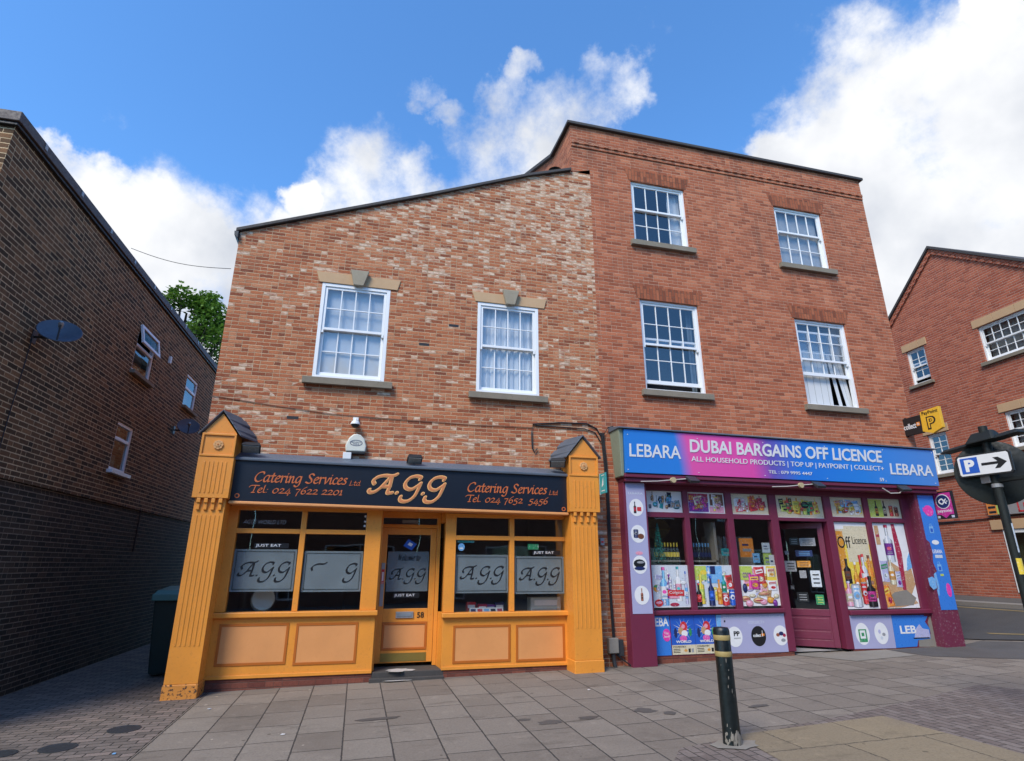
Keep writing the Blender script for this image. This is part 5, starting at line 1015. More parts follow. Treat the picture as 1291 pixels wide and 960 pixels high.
b.ell(11.2, 2.1, .09, .045, -.2085, -.2062, P['white'], 12, False); b.box(11.12, 11.3, -.2085, -.2062, 1.8, 1.86, P['pale']); b.ell(11.28, 1.2, .06, .13, -.209, -.2062, P['signpink'], 12, False); b.box(11.15, 11.23, -.209, -.2062, 1.46, 1.5, P['lime']); b.prism([(10.99, 1.62), (11.04, 1.6), (11.06, 1.3), (11.02, 1.1), (10.99, 1.1)], -.2082, -.2062, P['sky'], False); b.ell(11.0, 1.3, .01, .1, -.2084, -.2062, M_PURPLE_D, 8, False)
b.prism([(10.985, 2.15), (11.05, 2.1), (11.07, 1.9), (11.03, 1.72), (11.08, 1.55), (10.985, 1.5)], -.2088, -.2062, M_PURPLE_D, False)
join_into(o, b.build('b')); join_into(o, text('LEBARA', wh, 11.08, 11.32, 1.89, 1.96, -.2062, depth=.002, bold=.01)); 
b = MB(); b.prism([(10.82, 1.42), (10.93, 1.45), (11.0, 1.4), (10.99, 1.24), (10.9, 1.21), (10.83, 1.28)], -.212, -.207, P['sky']); lab(b.build('vinyl_scrap', None), 'loose scrap of blue vinyl on the plum pilaster edge', 'vinyl scrap')
o = panel('vinyl_graphic', (4.99, 5.27, .205, .825), -.012, M_BLUE, 'blue vinyl panel cut off left of the blue event posters under the window')
b = MB(); b.ell(5.20, .52, .075, .1, -.0148, -.0123, P['signpink'], 20, False); join_into(o, b.build('b')); join_into(o, text('EBA', wh, 5.0, 5.25, .66, .80, -.0123, depth=.002, bold=.02)); join_into(o, text('Top\nhere', wh, 5.15, 5.25, .48, .57, -.0149, depth=.002))
def event(x0, x1, label):
    b = MB(); y = -.014; b.box(x0, x1, y, y + .003, .21, .825, P['blue']); b.box(x0, x1, y - .001, y - .0002, .21, .36, P['cream']); cx = (x0 + x1) / 2; cz = .60
    for k in range(14):
        a = 2 * math.pi * k / 14; r0, r1 = .06, .21; b.prism([(cx + r0 * math.cos(a - .1), cz + r0 * .9 * math.sin(a - .1)), (cx + r1 * math.cos(a), max(.37, cz + r1 * .95 * math.sin(a))), (cx + r0 * math.cos(a + .1), cz + r0 * .9 * math.sin(a + .1))], y - .0012, y - .0002, P['sky' if k % 2 else 'white'], False)
    b.ell(cx + .02, cz + .04, .07, .09, y - .0025, y, P['red'], 14, False); b.ell(cx - .04, cz - .02, .05, .06, y - .003, y, P['tan'], 12, False); b.ell(cx + .03, cz - .06, .06, .05, y - .0033, y, P['white'], 12, False); b.ell(cx - .14, cz - .05, .03, .08, y - .003, y, P['navy'], 10, False); b.ell(cx + .14, cz - .04, .03, .07, y - .003, y, P['green'], 10, False); b.ell(cx, cz - .14, .07, .05, y - .0036, y, P['hotpink'], 12, False); b.ell(cx + .01, cz + .05, .035, .035, y - .0036, y, P['pink'], 10, False)
    for k in range(3): b.box(x0 + .02, x0 + .15, y - .0022, y, .24 + k * .025, .25 + k * .025, P['black'])
    b.ell(cx + .03, .27, .03, .022, y - .002, y, P['amber'], 10, False); b.box(cx + .08, cx + .12, y - .002, y, .24, .30, P['black']); b.box(cx + .14, cx + .18, y - .002, y, .24, .30, P['grey'])
    o = b.build('poster', None); lab(o, label, 'poster', GP); join_into(o, text('COVENTRY', P['black'], x0 + .02, x0 + .26, .315, .345, y - .0012, depth=.001, bold=.02)); join_into(o, text('WORLD', wh, x0 + .08, x1 - .08, .39, .43, y - .004, depth=.001, bold=.03)); return o
event(5.285, 5.735, 'blue event poster with starburst under the window, left of the pair'); event(5.74, 6.17, 'blue event poster with starburst under the window, right of the pair')
b = MB(); y = -.012; b.prism([(6.18, .205), (7.58, .175), (7.715, .26), (7.69, .825), (6.18, .825)], y, y + .004, M_LILAC); b.prism([(6.18, .24), (6.24, .22), (6.28, .825), (6.18, .825)], y - .0008, y - .0002, P['sky'], False)
for x, k in ((6.52, 'white'), (7.0, 'black'), (7.46, 'white')): b.ell(x, .46, .15, .165, y - .002, y - .0003, P[k], 30, False)
b.ell(7.4, .47, .04, .03, y - .003, y, P['rust'], 8, False); b.ell(7.47, .49, .05, .035, y - .0034, y, P['navy'], 8, False); b.ell(7.53, .46, .035, .03, y - .003, y, P['crimson'], 8, False); b.ell(7.5, .38, .05, .03, y - .003, y, P['grey'], 8, False); b.box(7.06, 7.12, y - .004, y, .46, .50, P['orange']); b.box(7.075, 7.085, y - .0045, y, .45, .55, P['white']); b.box(6.33, 6.36, y - .002, y, .70, .73, P['black'])
o = lab(b.build('vinyl_graphic', None), 'lilac vinyl panel with three round pictures under the window beside the door', 'vinyl panel')
join_into(o, text('collect', wh, 6.89, 7.05, .445, .50, y - .0021, depth=.001, bold=.02)); join_into(o, text('PP', P['black'], 6.50, 6.62, .47, .55, y - .0021, depth=.001, bold=.04)); join_into(o, text('paypoint', P['black'], 6.5, 6.63, .42, .45, y - .0021, depth=.001)); join_into(o, text('ALL HOUSEHOLD PRODUCTS | PAYPOINT', P['pale'], 6.32, 7.58, .755, .80, y - .0003, depth=.001)); join_into(o, text('COLLECT+', P['pale'], 6.82, 7.15, .665, .71, y - .0003, depth=.001))
b = MB(); b.prism([(8.99, .19), (9.95, .175), (9.97, .755), (8.985, .765)], y, y + .004, M_LILAC)
for x in (9.24, 9.67): b.ell(x, .44, .155, .19, y - .002, y - .0003, P['white'], 30, False)
b.box(9.15, 9.33, y - .0035, y, .30, .52, P['green']); b.box(9.18, 9.30, y - .0045, y, .36, .5, P['white']); b.box(9.21, 9.27, y - .005, y, .40, .46, P['green']); b.ell(9.63, .47, .03, .04, y - .003, y, P['lav'], 8, False); b.ell(9.72, .42, .04, .03, y - .003, y, P['grey'], 8, False); b.ell(9.66, .36, .03, .03, y - .0032, y, P['pale'], 8, False)
o = lab(b.build('vinyl_graphic', None), 'lilac vinyl panel with two white circles right of the door', 'vinyl panel'); join_into(o, text('TOP UP | GROCERIES', P['pale'], 9.15, 9.85, .70, .735, y - .0003, depth=.001))
b = MB(); b.prism([(9.955, .18), (10.45, .19), (10.5, .3), (10.8, .32), (10.83, .5), (10.75, .62), (10.86, .74), (9.975, .745)], y, y + .004, M_BLUE); b.prism([(10.42, .33), (10.8, .34), (10.8, .48), (10.66, .5), (10.6, .58), (10.5, .5)], y - .002, y - .0003, P['lav'], False); b.box(10.4, 10.78, y - .0025, y - .0022, .325, .345, P['black'])
o = lab(b.build('vinyl_graphic', None), 'torn blue vinyl panel with cut white letters at the right plum pilaster', 'vinyl panel'); join_into(o, text('LEB', wh, 10.12, 10.5, .42, .56, y - .0003, depth=.002, bold=.03))
b = MB(); b.prism([(10.5, .18), (10.915, .175), (10.915, .76), (10.82, .6), (10.84, .4), (10.52, .3)], -.009, -.0055, M_CONC); b.build('bare_render', sr)

# ------------------------------------------------------------------ things in the plum shop window
b = MB(); b.box(5.0, 7.6, .15, .7, .85, .93, M_INT)
M_SHELF = paint('shelf_board', (.30, .26, .22), .7)
t = thing('shelf_unit', 'dim shelving behind the plum shop window carrying bottles', 'shelves', (6.3, .13, .33))
b = MB()
for z in (1.38, 1.02): b.box(-1.35, .15, 0, .3, z, z + .03, M_SHELF)
b.box(-1.35, -1.3, 0, .3, 0, 2.1, M_SHELF); b.box(.10, .15, 0, .3, 0, 2.1, M_SHELF); b.build('boards', t)
def bottle_obj(kind, cap, labk, loc, label):
    t = thing('wine_bottle', label, 'bottle', loc, 0, 'bottles on the shelf behind the window')
    MB().lathe([(.036, 0), (.038, .02), (.038, .17), (.014, .23), (.013, .28)], P[kind], n=12).build('glass_body', t, smooth=True); MB().lathe([(.0145, .24), (.0150, .31), (.0, .312)], P[cap], n=10, cap=False).build('foil', t); MB().lathe([(.0388, .06), (.0388, .14)], P[labk], n=12, cap=False).build('paper_label', t)
    return t
bt1 = bottle_obj('black', 'yellow', 'yellow', (5.28, .30, 1.74), 'dark bottle with yellow label on the shelf behind the leftmost plum window')
bt2 = bottle_obj('black', 'sky', 'navy', (6.0, .30, 1.74), 'dark bottle with blue foil on the shelf behind the middle plum window')
for k in range(1, 8): dup(bt1, (5.28 + k * .062, .30, 1.74), bt1['label'])
for k in range(1, 8): dup(bt2, (6.0 + k * .062, .30, 1.74), bt2['label'])
t = thing('tinsel_tree', 'small sparkling teal tinsel tree behind the leftmost plum window', 'tinsel tree', (5.27, .17, 1.70))
b = MB(); M_TIN = paint('teal_tinsel', (.02, .34, .29), .3, .5, .6, grime=(.3, .6, .5)); r = random.Random(4)
for k in range(900):
    h = r.uniform(0, .68); rad = (.70 - h) * .20 * (1 if r.random() < .8 else .6) * r.uniform(.55, 1.0); a = r.uniform(0, 6.28)
    p = Vector((rad * math.cos(a), rad * math.sin(a), h)); d = Vector((r.uniform(-1, 1), r.uniform(-1, 1), r.uniform(-1, 1))).normalized() * .02; e = Vector((r.uniform(-1, 1), r.uniform(-1, 1), r.uniform(-1, 1))).normalized() * .006
    b.face([p - d, p + e, p + d, p - e], M_TIN)
b.build('tinsel', t); MB().tube([(0, 0, -.2), (0, 0, .6)], .012, M_DARK).build('stem', t)
b = MB()
for i, (x, z, w, h, y, k) in enumerate(((6.47, 2.02, .2, .13, .05, 'teal'), (6.93, 2.0, .3, .34, .14, 'orange'), (7.35, 2.08, .17, .18, .05, 'pale'), (7.36, 1.82, .18, .25, .06, 'lime'), (7.13, 1.9, .15, .17, .06, 'sky'), (7.47, 1.72, .12, .32, .045, 'white'))): 
    b = MB(); b.box(x, x + w, y, y + .004, z - .2, z - .2 + h, P[k]); b.box(x + w * .2, x + w * .8, y - .002, y - .0003, z - .2 + h * .3, z - .2 + h * .45, P['grey']); b.box(x + w * .2, x + w * .65, y - .002, y - .0003, z - .2 + h * .6, z - .2 + h * .7, P['navy'])
    lab(b.build('notice', None), {'teal': 'teal notice taped inside the middle plum window', 'orange': 'orange crisp packet hanging in the window next to the door', 'pale': 'pale notice high in the window next to the door', 'lime': 'lime green notice in the window next to the door', 'sky': 'pale blue notice in the middle of the window next to the door', 'white': 'long white paper taped at the edge of the window next to the door'}[k], 'notice', 'notices inside the plum window')
r = random.Random(9)
for i in range(9):
    x = 6.35 + (i % 3) * .42 + (.25 if i % 3 else 0); x = (6.66, 6.99, 7.33)[i % 3]; z = 1.463 + (i // 3) * .242
    b = MB(); b.box(-.15, .15, -.12, .12, 0, .24, paint('carton_board_%d' % i, [(.42, .33, .23), (.40, .40, .38), (.48, .42, .34)][i % 3])); b.box(-.1, .1, -.124, -.1205, .08, .16, P[('grey', 'cream', 'tan')[i // 3]])
    lab(b.build('cardboard_box', None, .004, loc=(x, .62, z)), '%s box in the %s stack inside the plum shop window' % (('bottom', 'middle', 'top')[i // 3], ('left', 'middle', 'right')[i % 3]), 'box', 'boxes stacked inside the plum window')
b = MB(); b.ell(0, 0, .28, .20, -.02, .02, paint('dim_gold_bowl', (.18, .14, .04), .4)); b.lathe([(.29, .0), (.28, .02), (.27, 0)], M_BRASS, n=30, cap=False); lab(b.build('hanging_lamp_shade', None, loc=(5.58, .8, 2.33), rot=(R(8), 0, 0)), 'dull gold round shade hanging behind the leftmost plum window', 'lamp shade')

# ------------------------------------------------------------------ projecting signs and cables
t = thing('hanging_sign', 'teal flag sign projecting from the right orange pilaster', 'sign', (3.93, -.43, 2.97))
b = MB(); b.box(-.008, .008, -.26, .03, -.17, .17, M_TEALS); b.build('panel', t, .003)
b = MB(); b.box(-.010, .010, -.002, .05, -.18, .18, M_WHP); b.build('edge_bracket', t)
b = MB(); b.prism([(.08, -.06), (.15, -.03), (.15, .10), (.11, .02)], -.0105, -.0085, P['white']); o = b.build('emblem', t, rot=(0, 0, R(-90)))
b = MB(); b.box(-.0098, -.0085, -.2, -.06, -.13, -.115, P['white']); b.box(-.0098, -.0085, -.2, -.08, .13, .14, P['white']); b.build('lettering', t)
def xtext(s_, m, u0, u1, z0, z1, xo, name, parent, **k):       # text on a face looking towards -x; u runs from the wall outwards
    return text(s_, m, u0, u1, z0, z1, -xo, name, parent, **k)
t = thing('hanging_sign', 'black and yellow parcel sign projecting high on the corner of the red building', 'sign', (11.3, 0, 4.5), R(-90))
b = MB(); b.prism([(-.06, -.19), (.41, -.19), (.41, .19), (-.06, .19)], -.03, .03, M_BLKP); b.build('black_panel', t, .004)
b = MB(); M_YS = flat('sign_yellow', (.75, .42, .03)); b.prism([(.412, -.17), (.62, -.25), (.85, -.17), (.85, .27), (.43, .24)], -.035, .035, M_YS); b.build('yellow_panel', t, .004)
b = MB(); b.prism([(.30, .05), (.38, .05), (.38, -.03), (.30, -.03)], -.0325, -.0305, P['orange']); b.box(.335, .345, -.034, -.0326, -.02, .04, P['white']); b.box(.31, .37, -.0341, -.0327, .005, .015, P['white']); o = b.build('emblem', t)
text('collect', wh, .0, .29, -.06, .06, -.0305, 'lettering', t, bold=.015); text('PayPoint', P['black'], .47, .82, .14, .23, -.0355, 'lettering', t, bold=.01)
text('P', P['black'], .54, .74, -.16, .11, -.0355, 'lettering', t, bold=.05); text('P', M_YS, .565, .705, -.13, .085, -.04, 'lettering', t, depth=.001, bold=.0)
b = MB(); b.tube([(0, .035, -.2), (0.02, .035, .22)], .02, M_BLKP); b.build('bracket', t)
t = thing('hanging_sign', 'square magenta sign in a black frame projecting below the blue fascia corner', 'sign', (11.5, -.12, 2.82), R(-90))
MB().box(0, .42, -.025, .025, -.26, .28, M_BLKP).build('frame', t, .004)
b = MB(); b.box(.03, .39, -.029, -.0255, -.18, .25, P['magenta']); b.prism([(.12, -.18), (.30, -.18), (.21, -.25)], -.029, -.0255, P['magenta']); b.box(.03, .09, -.029, -.0255, -.245, -.20, P['pale']); b.box(.33, .39, -.029, -.0255, -.245, -.20, P['pale']); b.build('panel', t)
b = MB(); b.ell(.21, .08, .15, .145, -.032, -.0295, P['white'], 28); b.ell(.21, .08, .135, .13, -.0345, -.0325, P['navy'], 28)
pen(b, [(.28, .12), (.24, .08), (.2, .03), (.14, .06), (.14, .1), (.2, .13), (.24, .08), (.28, .04)], .014, .012, P['white'], -.0346, .002); b.box(.285, .315, -.037, -.0346, .07, .09, P['white']); b.build('emblem', t); text('payzone', P['white'], .06, .36, -.15, -.09, -.0295, 'lettering', t, depth=.002, bold=.01)
b = MB(); b.box(11.38, 11.5, -.10, -.02, 1.95, 2.12, M_BLKP); lab(b.build('wall_box', None, .01), 'small black box on the corner beside the blue vinyl strip', 'wall box')
b = MB()
for dx in (0, .025, .05): b.tube([(4.16 + dx, -.02, 3.98), (4.20 + dx, -.022, 3.4), (4.215 + dx * .8, -.025, 2.6), (4.20 + dx, -.025, 1.9), (4.18 + dx * .5, -.03, 1.3), (4.20 + dx * .6, -.035, .5)], .011, M_CABLE)
b.tube([(4.17, -.02, 3.9), (4.08, -.02, 4.05), (3.9, -.02, 4.13), (3.4, -.02, 4.12), (2.86, -.02, 4.06), (2.83, -.03, 3.9), (2.84, -.03, 3.62), (2.88, -.03, 3.55), (2.93, -.03, 3.62)], .013, M_CABLE); b.tube([(4.15, -.02, 3.8), (4.05, -.02, 3.97), (3.85, -.02, 4.03), (2.9, -.02, 4.04)], .011, M_CABLE)
b.tube([(4.21, -.02, 3.6), (4.22, -.03, 3.95), (4.30, -.05, 4.08), (4.4, -.06, 4.1)], .011, M_CABLE); lab(b.build('wall_cable', None, smooth=True), 'bundle of black cables running down between the orange and plum shopfronts', 'cable')
t = thing('cable_box', 'grey-brown cable terminal box low between the two shopfronts', 'cable box', (4.18, -.05, .28))
MB().box(-.085, .085, -.07, .045, 0, .23, M_CHIP).build('lid', t, .012); MB().box(.09, .19, -.03, .045, -.05, .20, M_DARK).build('meter', t, .008); b = MB(); b.tube([(0, -.01, 0), (.01, -.01, -.12), (.03, -.03, -.26)], .035, M_DARK); b.tube([(.06, -.01, -.02), (.16, -.02, -.1), (.3, -.06, -.2)], .012, M_CABLE); b.build('conduit', t)
b = MB(); b.box(4.05, 4.12, -.05, -.002, 1.98, 2.1, M_GREYM); b.box(4.062, 4.108, -.054, -.0505, 2.02, 2.05, P['red']); lab(b.build('door_bell', None, .005), 'tiny grey bell box with red stripe beside the right orange pilaster', 'bell box')
b = MB(); b.lathe([(.14, 0), (.14, .18), (.09, .25), (.09, .33), (.15, .36), (.0, .42)], M_BLKP, n=16, cap=False); lab(b.build('roof_vent', None, smooth=True, loc=(3.6, .55, 9.70)), 'small black cowl vent on the roof slope against the taller red building', 'roof vent')
b = MB(); pa = Vector((-4.43, .98, 7.12)); pb = Vector((-2.48, 0, 6.45)); b.tube([pa.lerp(pb, k / 14) + Vector((0, 0, -.10 * math.sin(math.pi * k / 14))) for k in range(15)], .0055, M_CABLE); lab(b.build('overhead_wire', None), 'thin overhead wire from the brown roof edge to the brick house', 'wire')

# ------------------------------------------------------------------ gabled building across the side street
GB = thing('gabled_building', 'orange-red brick gabled building with stone lintels across the side street', 'building', (17, 2.03, 0), R(-90 - 3.86))
GW = [(-2.36, -1.66, 7.24, 8.42), (.11, 1.75, 7.2, 8.27), (.21, 1.85, 4.69, 5.70), (-2.27, -1.61, 4.32, 5.58)]
b = MB(); wall(b, M_BR_G, -6, 7, [(-6, 6.9), (-.66, 11.35), (7, 5.6)], .5, GW + [(-.62, 2.6, .98, 2.60)], rev=.1); b.build('wall', GB)
b = MB()
for (xa, za), (xb, zb_) in (((-6.3, 6.65), (-.66, 11.35)), ((-.66, 11.35), (7.3, 5.37))):
    b.hexa([(xa, -.12, za), (xb, -.12, zb_), (xb, 9, zb_), (xa, 9, za), (xa, -.12, za + .10), (xb, -.12, zb_ + .10), (xb, 9, zb_ + .10), (xa, 9, za + .10)], M_TILE_EDGE)
rf = b.build('roof', GB, .01)
b = MB()
for (xa, za), (xb, zb_) in (((-6, 6.9), (-.66, 11.35)), ((-.66, 11.35), (7, 5.6))):
    for r_, (d0, d1, pr_) in enumerate(((0, .10, .06), (.105, .2, .045))):
        b.hexa([(xa, -pr_, za - d1), (xb, -pr_, zb_ - d1), (xb, -.001, zb_ - d1), (xa, -.001, za - d1), (xa, -pr_, za - d0), (xb, -pr_, zb_ - d0), (xb, -.001, zb_ - d0), (xa, -.001, za - d0)], M_BR_G)
    n = int(math.hypot(xb - xa, zb_ - za) / .24)
    for k in range(n):
        f = (k + .3) / n; g_ = (k + .75) / n; x1_, z1_, x2_, z2_ = xa + (xb - xa) * f, za + (zb_ - za) * f, xa + (xb - xa) * g_, za + (zb_ - za) * g_
        b.hexa([(x1_, -.064, z1_ - .19), (x2_, -.064, z2_ - .19), (x2_, -.046, z2_ - .19), (x1_, -.046, z1_ - .19), (x1_, -.064, z1_ - .106), (x2_, -.064, z2_ - .106), (x2_, -.046, z2_ - .106), (x1_, -.046, z1_ - .106)], M_BR_G)
b.build('verge_corbel', GB)
for i, (x0, x1, z0, z1) in enumerate(GW):
    big = x1 - x0 > 1
    w = sash(GB, x0, x1, z0, z1, z0 + (z1 - z0) * .5, 2 if i < 3 else 3, 2 if i < 3 else 3, cols=6 if big else 2, lift=.0 if big else .12 * (i == 0), rec=.05, sill=(.10, .10, .10), fr=.05)
    l = MB(); n = 3; x_0, x_1 = x0 - .12, x1 + .12
    for k in range(n):
        a, c = x_0 + (x_1 - x_0) * k / n, x_0 + (x_1 - x_0) * (k + 1) / n; l.box(a + .004, c - .004, -.02, .04, z1 + .003, z1 + .24, M_STONE)
    l.build('lintel', w, .006)
    if big: curtain(w, x0 + .05, x1 - .05, z0 + .05, z1 - .05, .26, paint('pale_blind_%d' % i, (.22, .25, .25), .9), .004, .4)
b = MB(); b.box(-.62, -.52, -.02, .1, .98, 2.6, M_WHITE); b.box(-.52, 2.6, -.02, .1, 2.5, 2.6, M_WHITE); b.box(-.52, 2.6, -.02, .1, .98, 1.05, M_WHITE); b.box(1.0, 1.08, -.02, .1, 1.05, 2.5, M_WHITE); w = b.build('shop_window', GB, .005); MB().box(-.52, 2.6, .04, .046, 1.05, 2.5, M_GLASS).build('pane', w); MB().box(-.52, 2.6, .2, .21, 1.05, 2.5, paint('olive_blind', (.11, .10, .05), .8)).build('blind', w); room(w, -.52, 2.6, 1.05, 2.5, .12, .8); MB().box(-.9, 3.0, -.05, -.001, 2.602, 2.86, M_STONE).build('lintel', w, .006)
b = MB(); b.tube([(-3.2, -.02, 2.93), (-1.5, -.025, 2.90), (0, -.02, 2.95), (2, -.02, 2.97)], .014, M_CABLE); b.tube([(-3.2, -.02, 2.86), (-1.7, -.025, 2.9), (-.5, -.02, 2.93)], .012, M_CABLE); b.build('cable', GB)
t = thing('shop_sign', 'grey shop sign with a red square spiral across the side street', 'sign', (17, 2.03, 0), R(-90 - 3.86))
MB().box(-.85, 3.0, -.09, -.002, 2.98, 3.42, paint('grey_sign_board', (.28, .27, .27))).build('board', t, .005)
b = MB(); M_RED = P['red']
for x0, x1, z0, z1 in ((.0, .5, 3.36, 3.40), (.0, .04, 3.02, 3.36), (.0, .5, 3.02, 3.06), (.46, .5, 3.06, 3.24), (.16, .46, 3.21, 3.25), (.16, .2, 3.13, 3.21)): b.box(x0, x1, -.096, -.0905, z0, z1, M_RED)
b.build('emblem', t); b = MB(); b.box(-.84, -.45, -.096, -.0905, 3.0, 3.40, P['orange']); b.box(-.57, -.45, -.1, -.0965, 3.0, 3.40, P['lime'])
for k in range(3): b.box(-.8, -.6, -.1, -.0965, 3.04 + k * .13, 3.10 + k * .13, P['black'])
b.build('colour_panel', t)

# ------------------------------------------------------------------ street furniture
t = thing('bollard', 'black round bollard with two gold bands and chipped paint on the pavement', 'bollard', (3.53, -4.19, gz(3.53)))
b = MB(); b.lathe([(.086, 0), (.081, .1), (.078, .6), (.078, .985), (.072, 1.0), (.064, 1.012), (.0, 1.02)], M_BOLL, n=36, cap=False); b.build('post', t, smooth=True)
for z in (.90, .755): MB().lathe([(.0785, z), (.081, z + .006), (.081, z + .04), (.0785, z + .046)], M_BAND, n=36, cap=False).build('band', t, smooth=True)
b = MB(); r = random.Random(2)
for k in range(46):
    a = r.uniform(-2.9, -.3); z = r.choice((r.uniform(.02, .12), r.uniform(.02, .1), r.uniform(.1, .97))); w, h = (r.uniform(.008, .03), r.uniform(.02, .07)) if z < .12 else (r.uniform(.002, .008), r.uniform(.004, .035)); rr = .0872 - .0078 * min(1, z / .13) + .0012
    b.face([((rr + .0006 * (k % 5)) * math.cos(a + dx * w / .09), (rr + .0006 * (k % 5)) * math.sin(a + dx * w / .09), z + dz * h + dx * h * .2) for dx, dz in ((-.5, -.5), (.1, -.6), (.5, -.1), (.4, .5), (-.2, .6), (-.6, .1))], M_CHIP)
b.build('chipped_paint', t)
pts = [(3.53 +   .24 * math.cos(a) * random.uniform(.6, 1.3), -4.22 + .15 * math.sin(a) * random.uniform(.7, 1.2)) for a in [2 * math.pi * k / 16 for k in range(16)]]
sheet('cement_patch', pts, .012, M_CONC)
t = thing('parking_sign', 'blue P parking sign with right arrow on a dark post', 'road sign', (6.76, -4.80, gz(6.76)))
MB().tube([(0, 0, 0), (0, 0, 3.05)], .043, M_POST, 20).build('post', t, smooth=True)
b = MB(); b.lathe([(.044, 2.36), (.053, 2.365), (.053, 2.40), (.044, 2.405)], M_GREYM, n=20, cap=False); b.build('clamp', t)
sg = MB(); sg.prism([(-.27, -.10), (-.25, -.125), (.25, -.125), (.27, -.10), (.27, .10), (.25, .125), (-.25, .125), (-.27, .10)], -.012, .012, M_BLKP); so_ = sg.build('sign_plate', t, .002, loc=(-.085, .02, 2.62), rot=(0, 0, R(-80)))
q = MB(); q.prism([(-.25, -.09), (-.235, -.108), (.235, -.108), (.25, -.09), (.25, .09), (.235, .108), (-.235, .108), (-.25, .09)], -.0145, -.0125, P['white']); q.box(-.225, -.05, -.0165, -.0147, -.085, .09, P['blue']); q.prism([(-.02, -.014), (.14, -.014), (.10, -.06), (.15, -.06), (.225, 0), (.15, .06), (.10, .06), (.14, .014), (-.02, .014)], -.0165, -.0147, P['black']); o = q.build('sign_face', so_); o2 = text('P', wh, -.185, -.085, -.065, .07, -.0166, 'lettering', so_, depth=.001, bold=.05); join_into(o, o2)
q = MB(); q.lathe([(.0, -.008), (.345, -.008), (.36, 0), (.345, .008), (.0, .008)], M_POST, n=40, cap=False); q.build('round_sign_back', t, smooth=True, loc=(.10, .07, 2.54), rot=(R(90), 0, R(-50)))
b = MB(); b.box(-.02, .07, -.33, .10, 2.42, 2.46, M_POST); b.box(-.045, -.015, .03, .13, 2.42, 2.50, M_GREYM); b.build('rail', t, .004)
b = MB(); b.hexa([(-.09, -.40, 2.90), (.09, -.40, 2.90), (.09, .52, 2.82), (-.09, .52, 2.82), (-.03, -.36, 2.95), (.03, -.36, 2.95), (.03, .50, 2.86), (-.03, .50, 2.86)], M_POST); b.hexa([(-.11, -.16, 2.88), (.11, -.16, 2.88), (.11, .18, 2.86), (-.11, .18, 2.86), (-.03, -.10, 3.0), (.03, -.10, 3.0), (.03, .13, 2.99), (-.03, .13, 2.99)], M_POST); b.build('lamp_hood', t, .02)
def wrap(a0, a1, z0, z1, rr, m, name):
    b = MB(); n = 8
    for k in range(n):
        a, c = R(a0 + (a1 - a0) * k / n), R(a0 + (a1 - a0) * (k + 1) / n); b.face([(rr * math.cos(a), rr * math.sin(a), z0), (rr * math.cos(c), rr * math.sin(c), z0), (rr * math.cos(c), rr * math.sin(c), z1), (rr * math.cos(a), rr * math.sin(a), z1)], m)
    return b.build(name, t)
wrap(-100, -20, 1.68, 1.98, .0445, P['pale'], 'paper_sticker'); wrap(-150, -60, 1.46, 1.62, .0448, P['yellow'], 'yellow_sticker')
# wheeled bin in the alley
t = thing('wheelie_bin', 'dark green wheeled bin in the alley beside the orange pilaster', 'bin', (-2.86, 1.75, -.06))
b = MB(); b.hexa([(-.20, -.27, .06), (.24, -.27, .06), (.24, .25, .06), (-.20, .25, .06), (-.27, -.36, 1.22), (.30, -.36, 1.22), (.30, .33, 1.22), (-.27, .33, 1.22)], M_BINGREEN); b.build('body', t, .02)
b = MB(); b.hexa([(-.30, -.40, 1.222), (.33, -.40, 1.222), (.33, .36, 1.222), (-.30, .36, 1.222), (-.25, -.34, 1.31), (.28, -.34, 1.31), (.28, .33, 1.36), (-.25, .33, 1.36)], M_BINLID); b.box(-.29, .32, -.43, -.401, 1.15, 1.26, M_BINLID); b.build('lid', t, .02)
for x in (-.24, .27): MB().tube([(x - .03, .22, .1), (x + .03, .22, .1)], .1, M_BLKP, 18).build('wheel', t)
MB().tube([(-.22, .38, 1.16), (.25, .38, 1.16)], .018, M_BINGREEN).build('handle', t)
for i, (x, y) in enumerate(((-.6, -2.55), (3.15, -1.55), (-2.05, -2.75), (-1.6, -1.1))):
    b = MB(); b.prism([(-.02, -.012), (.018, -.015), (.022, .01), (-.01, .016)], -.004, 0, P[('white', 'white', 'sky', 'pale')[i]]); lab(b.build('litter_scrap', None, loc=(x, y, gz(x) + .006), rot=(R(-90), 0, i * .9)), ('white paper scrap on the slabs left of centre', 'white paper scrap near the right orange pilaster', 'pale blue scrap on the brick paving edge', 'pale scrap close to the left orange pilaster')[i], 'litter')

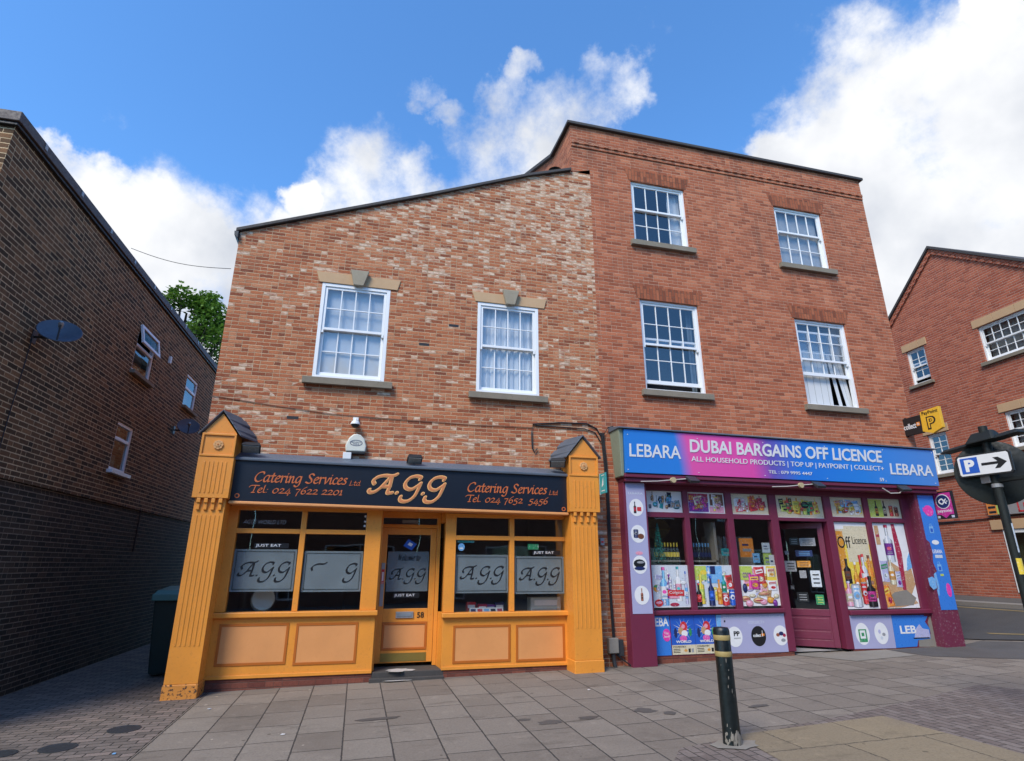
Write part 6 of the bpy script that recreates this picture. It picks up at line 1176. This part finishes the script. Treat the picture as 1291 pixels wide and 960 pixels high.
# ------------------------------------------------------------------ trees beyond the brown building
def leafmat(name, a, b_):
    s = NT(name); wn_ = s.n('ShaderNodeObjectInfo'); c = s.ramp(s.noise(3.5, 4), [(.3, a), (.7, b_)]); s.put(s.b.inputs['Base Color'], c); s.b.inputs['Roughness'].default_value = .6
    tr = s.n('ShaderNodeBsdfTranslucent'); s.put(tr.inputs[0], c); mx_ = s.n('ShaderNodeMixShader'); mx_.inputs[0].default_value = .35; s.t.links.new(s.b.outputs[0], mx_.inputs[1]); s.t.links.new(tr.outputs[0], mx_.inputs[2]); s.t.links.new(mx_.outputs[0], s.t.nodes['Material Output'].inputs[0]); return s.m
M_LEAF = leafmat('leaves', (.05, .125, .018), (.15, .28, .035))
def tree(label, base, h, crad, ch, seed, clumps, leaves):
    t = thing('broadleaf_tree', label, 'tree', base); r = random.Random(seed)
    b = MB(); b.tube([(0, 0, 0), (.1, 0, h * .3), (-.05, .1, h * .6), (0, 0, h * .95)], [.28, .22, .15, .04], M_BARK, 10); lb = MB(); cl = []
    for k in range(clumps):
        a = r.uniform(0, 6.28); e = r.uniform(-.6, 1); q = r.uniform(.35, 1) ** .6
        c = Vector((math.cos(a) * crad * q * math.sqrt(max(.05, 1 - e * e * .9)), math.sin(a) * crad * q * math.sqrt(max(.05, 1 - e * e * .9)), h - ch * .55 + e * ch * .55)); cl.append(c)
        b.tube([(0, 0, h * r.uniform(.45, .75)), c * .5 + Vector((0, 0, h * .3)), c], [.07, .045, .015], M_BARK, 6)
    b.build('trunk', t, smooth=True)
    for c in cl:
        R_ = crad * r.uniform(.18, .34)
        for j in range(leaves):
            d = Vector((r.gauss(0, 1), r.gauss(0, 1), r.gauss(0, .75))); p = c + d.normalized() * R_ * r.uniform(.2, 1) ** .5
            u = Vector((r.uniform(-1, 1), r.uniform(-1, 1), r.uniform(-.5, .5))).normalized(); v = u.cross(Vector((r.uniform(-.5, .5), r.uniform(-.5, .5), 1))).normalized(); s_ = r.uniform(.07, .13)
            lb.face([p - u * s_, p + v * s_ * .55, p + u * s_, p - v * s_ * .55], M_LEAF)
    lb.build('crown', t); return t
tree('green leafy tree rising behind the end of the brown building', (-7.9, 15.5, 0), 12.5, 2.2, 4.6, 11, 40, 260)
tree('distant green treetop just peeping over the brown roof edge', (-11.1, 16, 0), 14.55, .9, 2.6, 5, 14, 130)

# ------------------------------------------------------------------ houses on the opposite side of the street (out of view, added for the glass to reflect)
M_OPP = bricks('opposite_brick', [(0, (.11, .05, .035)), (1, (.2, .085, .055))], (.15, .11, .09), stain=.3)
def opp():
    t = thing('reflected_house', 'x', 'house', (0, -21, 0), math.pi, 'terraced houses added opposite for the window reflections')
    b = MB(); hs = [(-2.6, -1.4, 4.2, 5.9), (1.4, 2.6, 4.2, 5.9), (-2.8, .6, .8, 2.6), (1.6, 2.6, 0.05, 2.3)]; wall(b, M_OPP, -4, 4, [(-4, 7), (4, 7)], -.6, hs); b.build('wall', t)
    b = MB(); b.hexa([(-4, -.3, 6.9), (4, -.3, 6.9), (4, 4, 9.6), (-4, 4, 9.6), (-4, -.3, 7.05), (4, -.3, 7.05), (4, 4, 9.75), (-4, 4, 9.75)], M_TILE_EDGE); b.build('roof', t)
    for x0, x1, z0, z1 in hs:
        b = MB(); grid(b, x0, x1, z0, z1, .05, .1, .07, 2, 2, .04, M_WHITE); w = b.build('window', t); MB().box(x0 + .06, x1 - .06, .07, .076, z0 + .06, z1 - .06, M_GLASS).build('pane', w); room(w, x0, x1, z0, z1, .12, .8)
    return t
o = opp(); o['label'] = 'leftmost brick terraced house added behind the camera for window reflections'; o.location.x = -9
for x, l in ((-.98, 'second brick terraced house added behind the camera for window reflections'), (7.04, 'third brick terraced house added behind the camera for window reflections'), (15.06, 'fourth brick terraced house added behind the camera for window reflections'), (23.08, 'fifth brick terraced house added behind the camera for window reflections'), (31.1, 'rightmost brick terraced house added behind the camera for window reflections')): dup(o, (x, -21, 0), l)
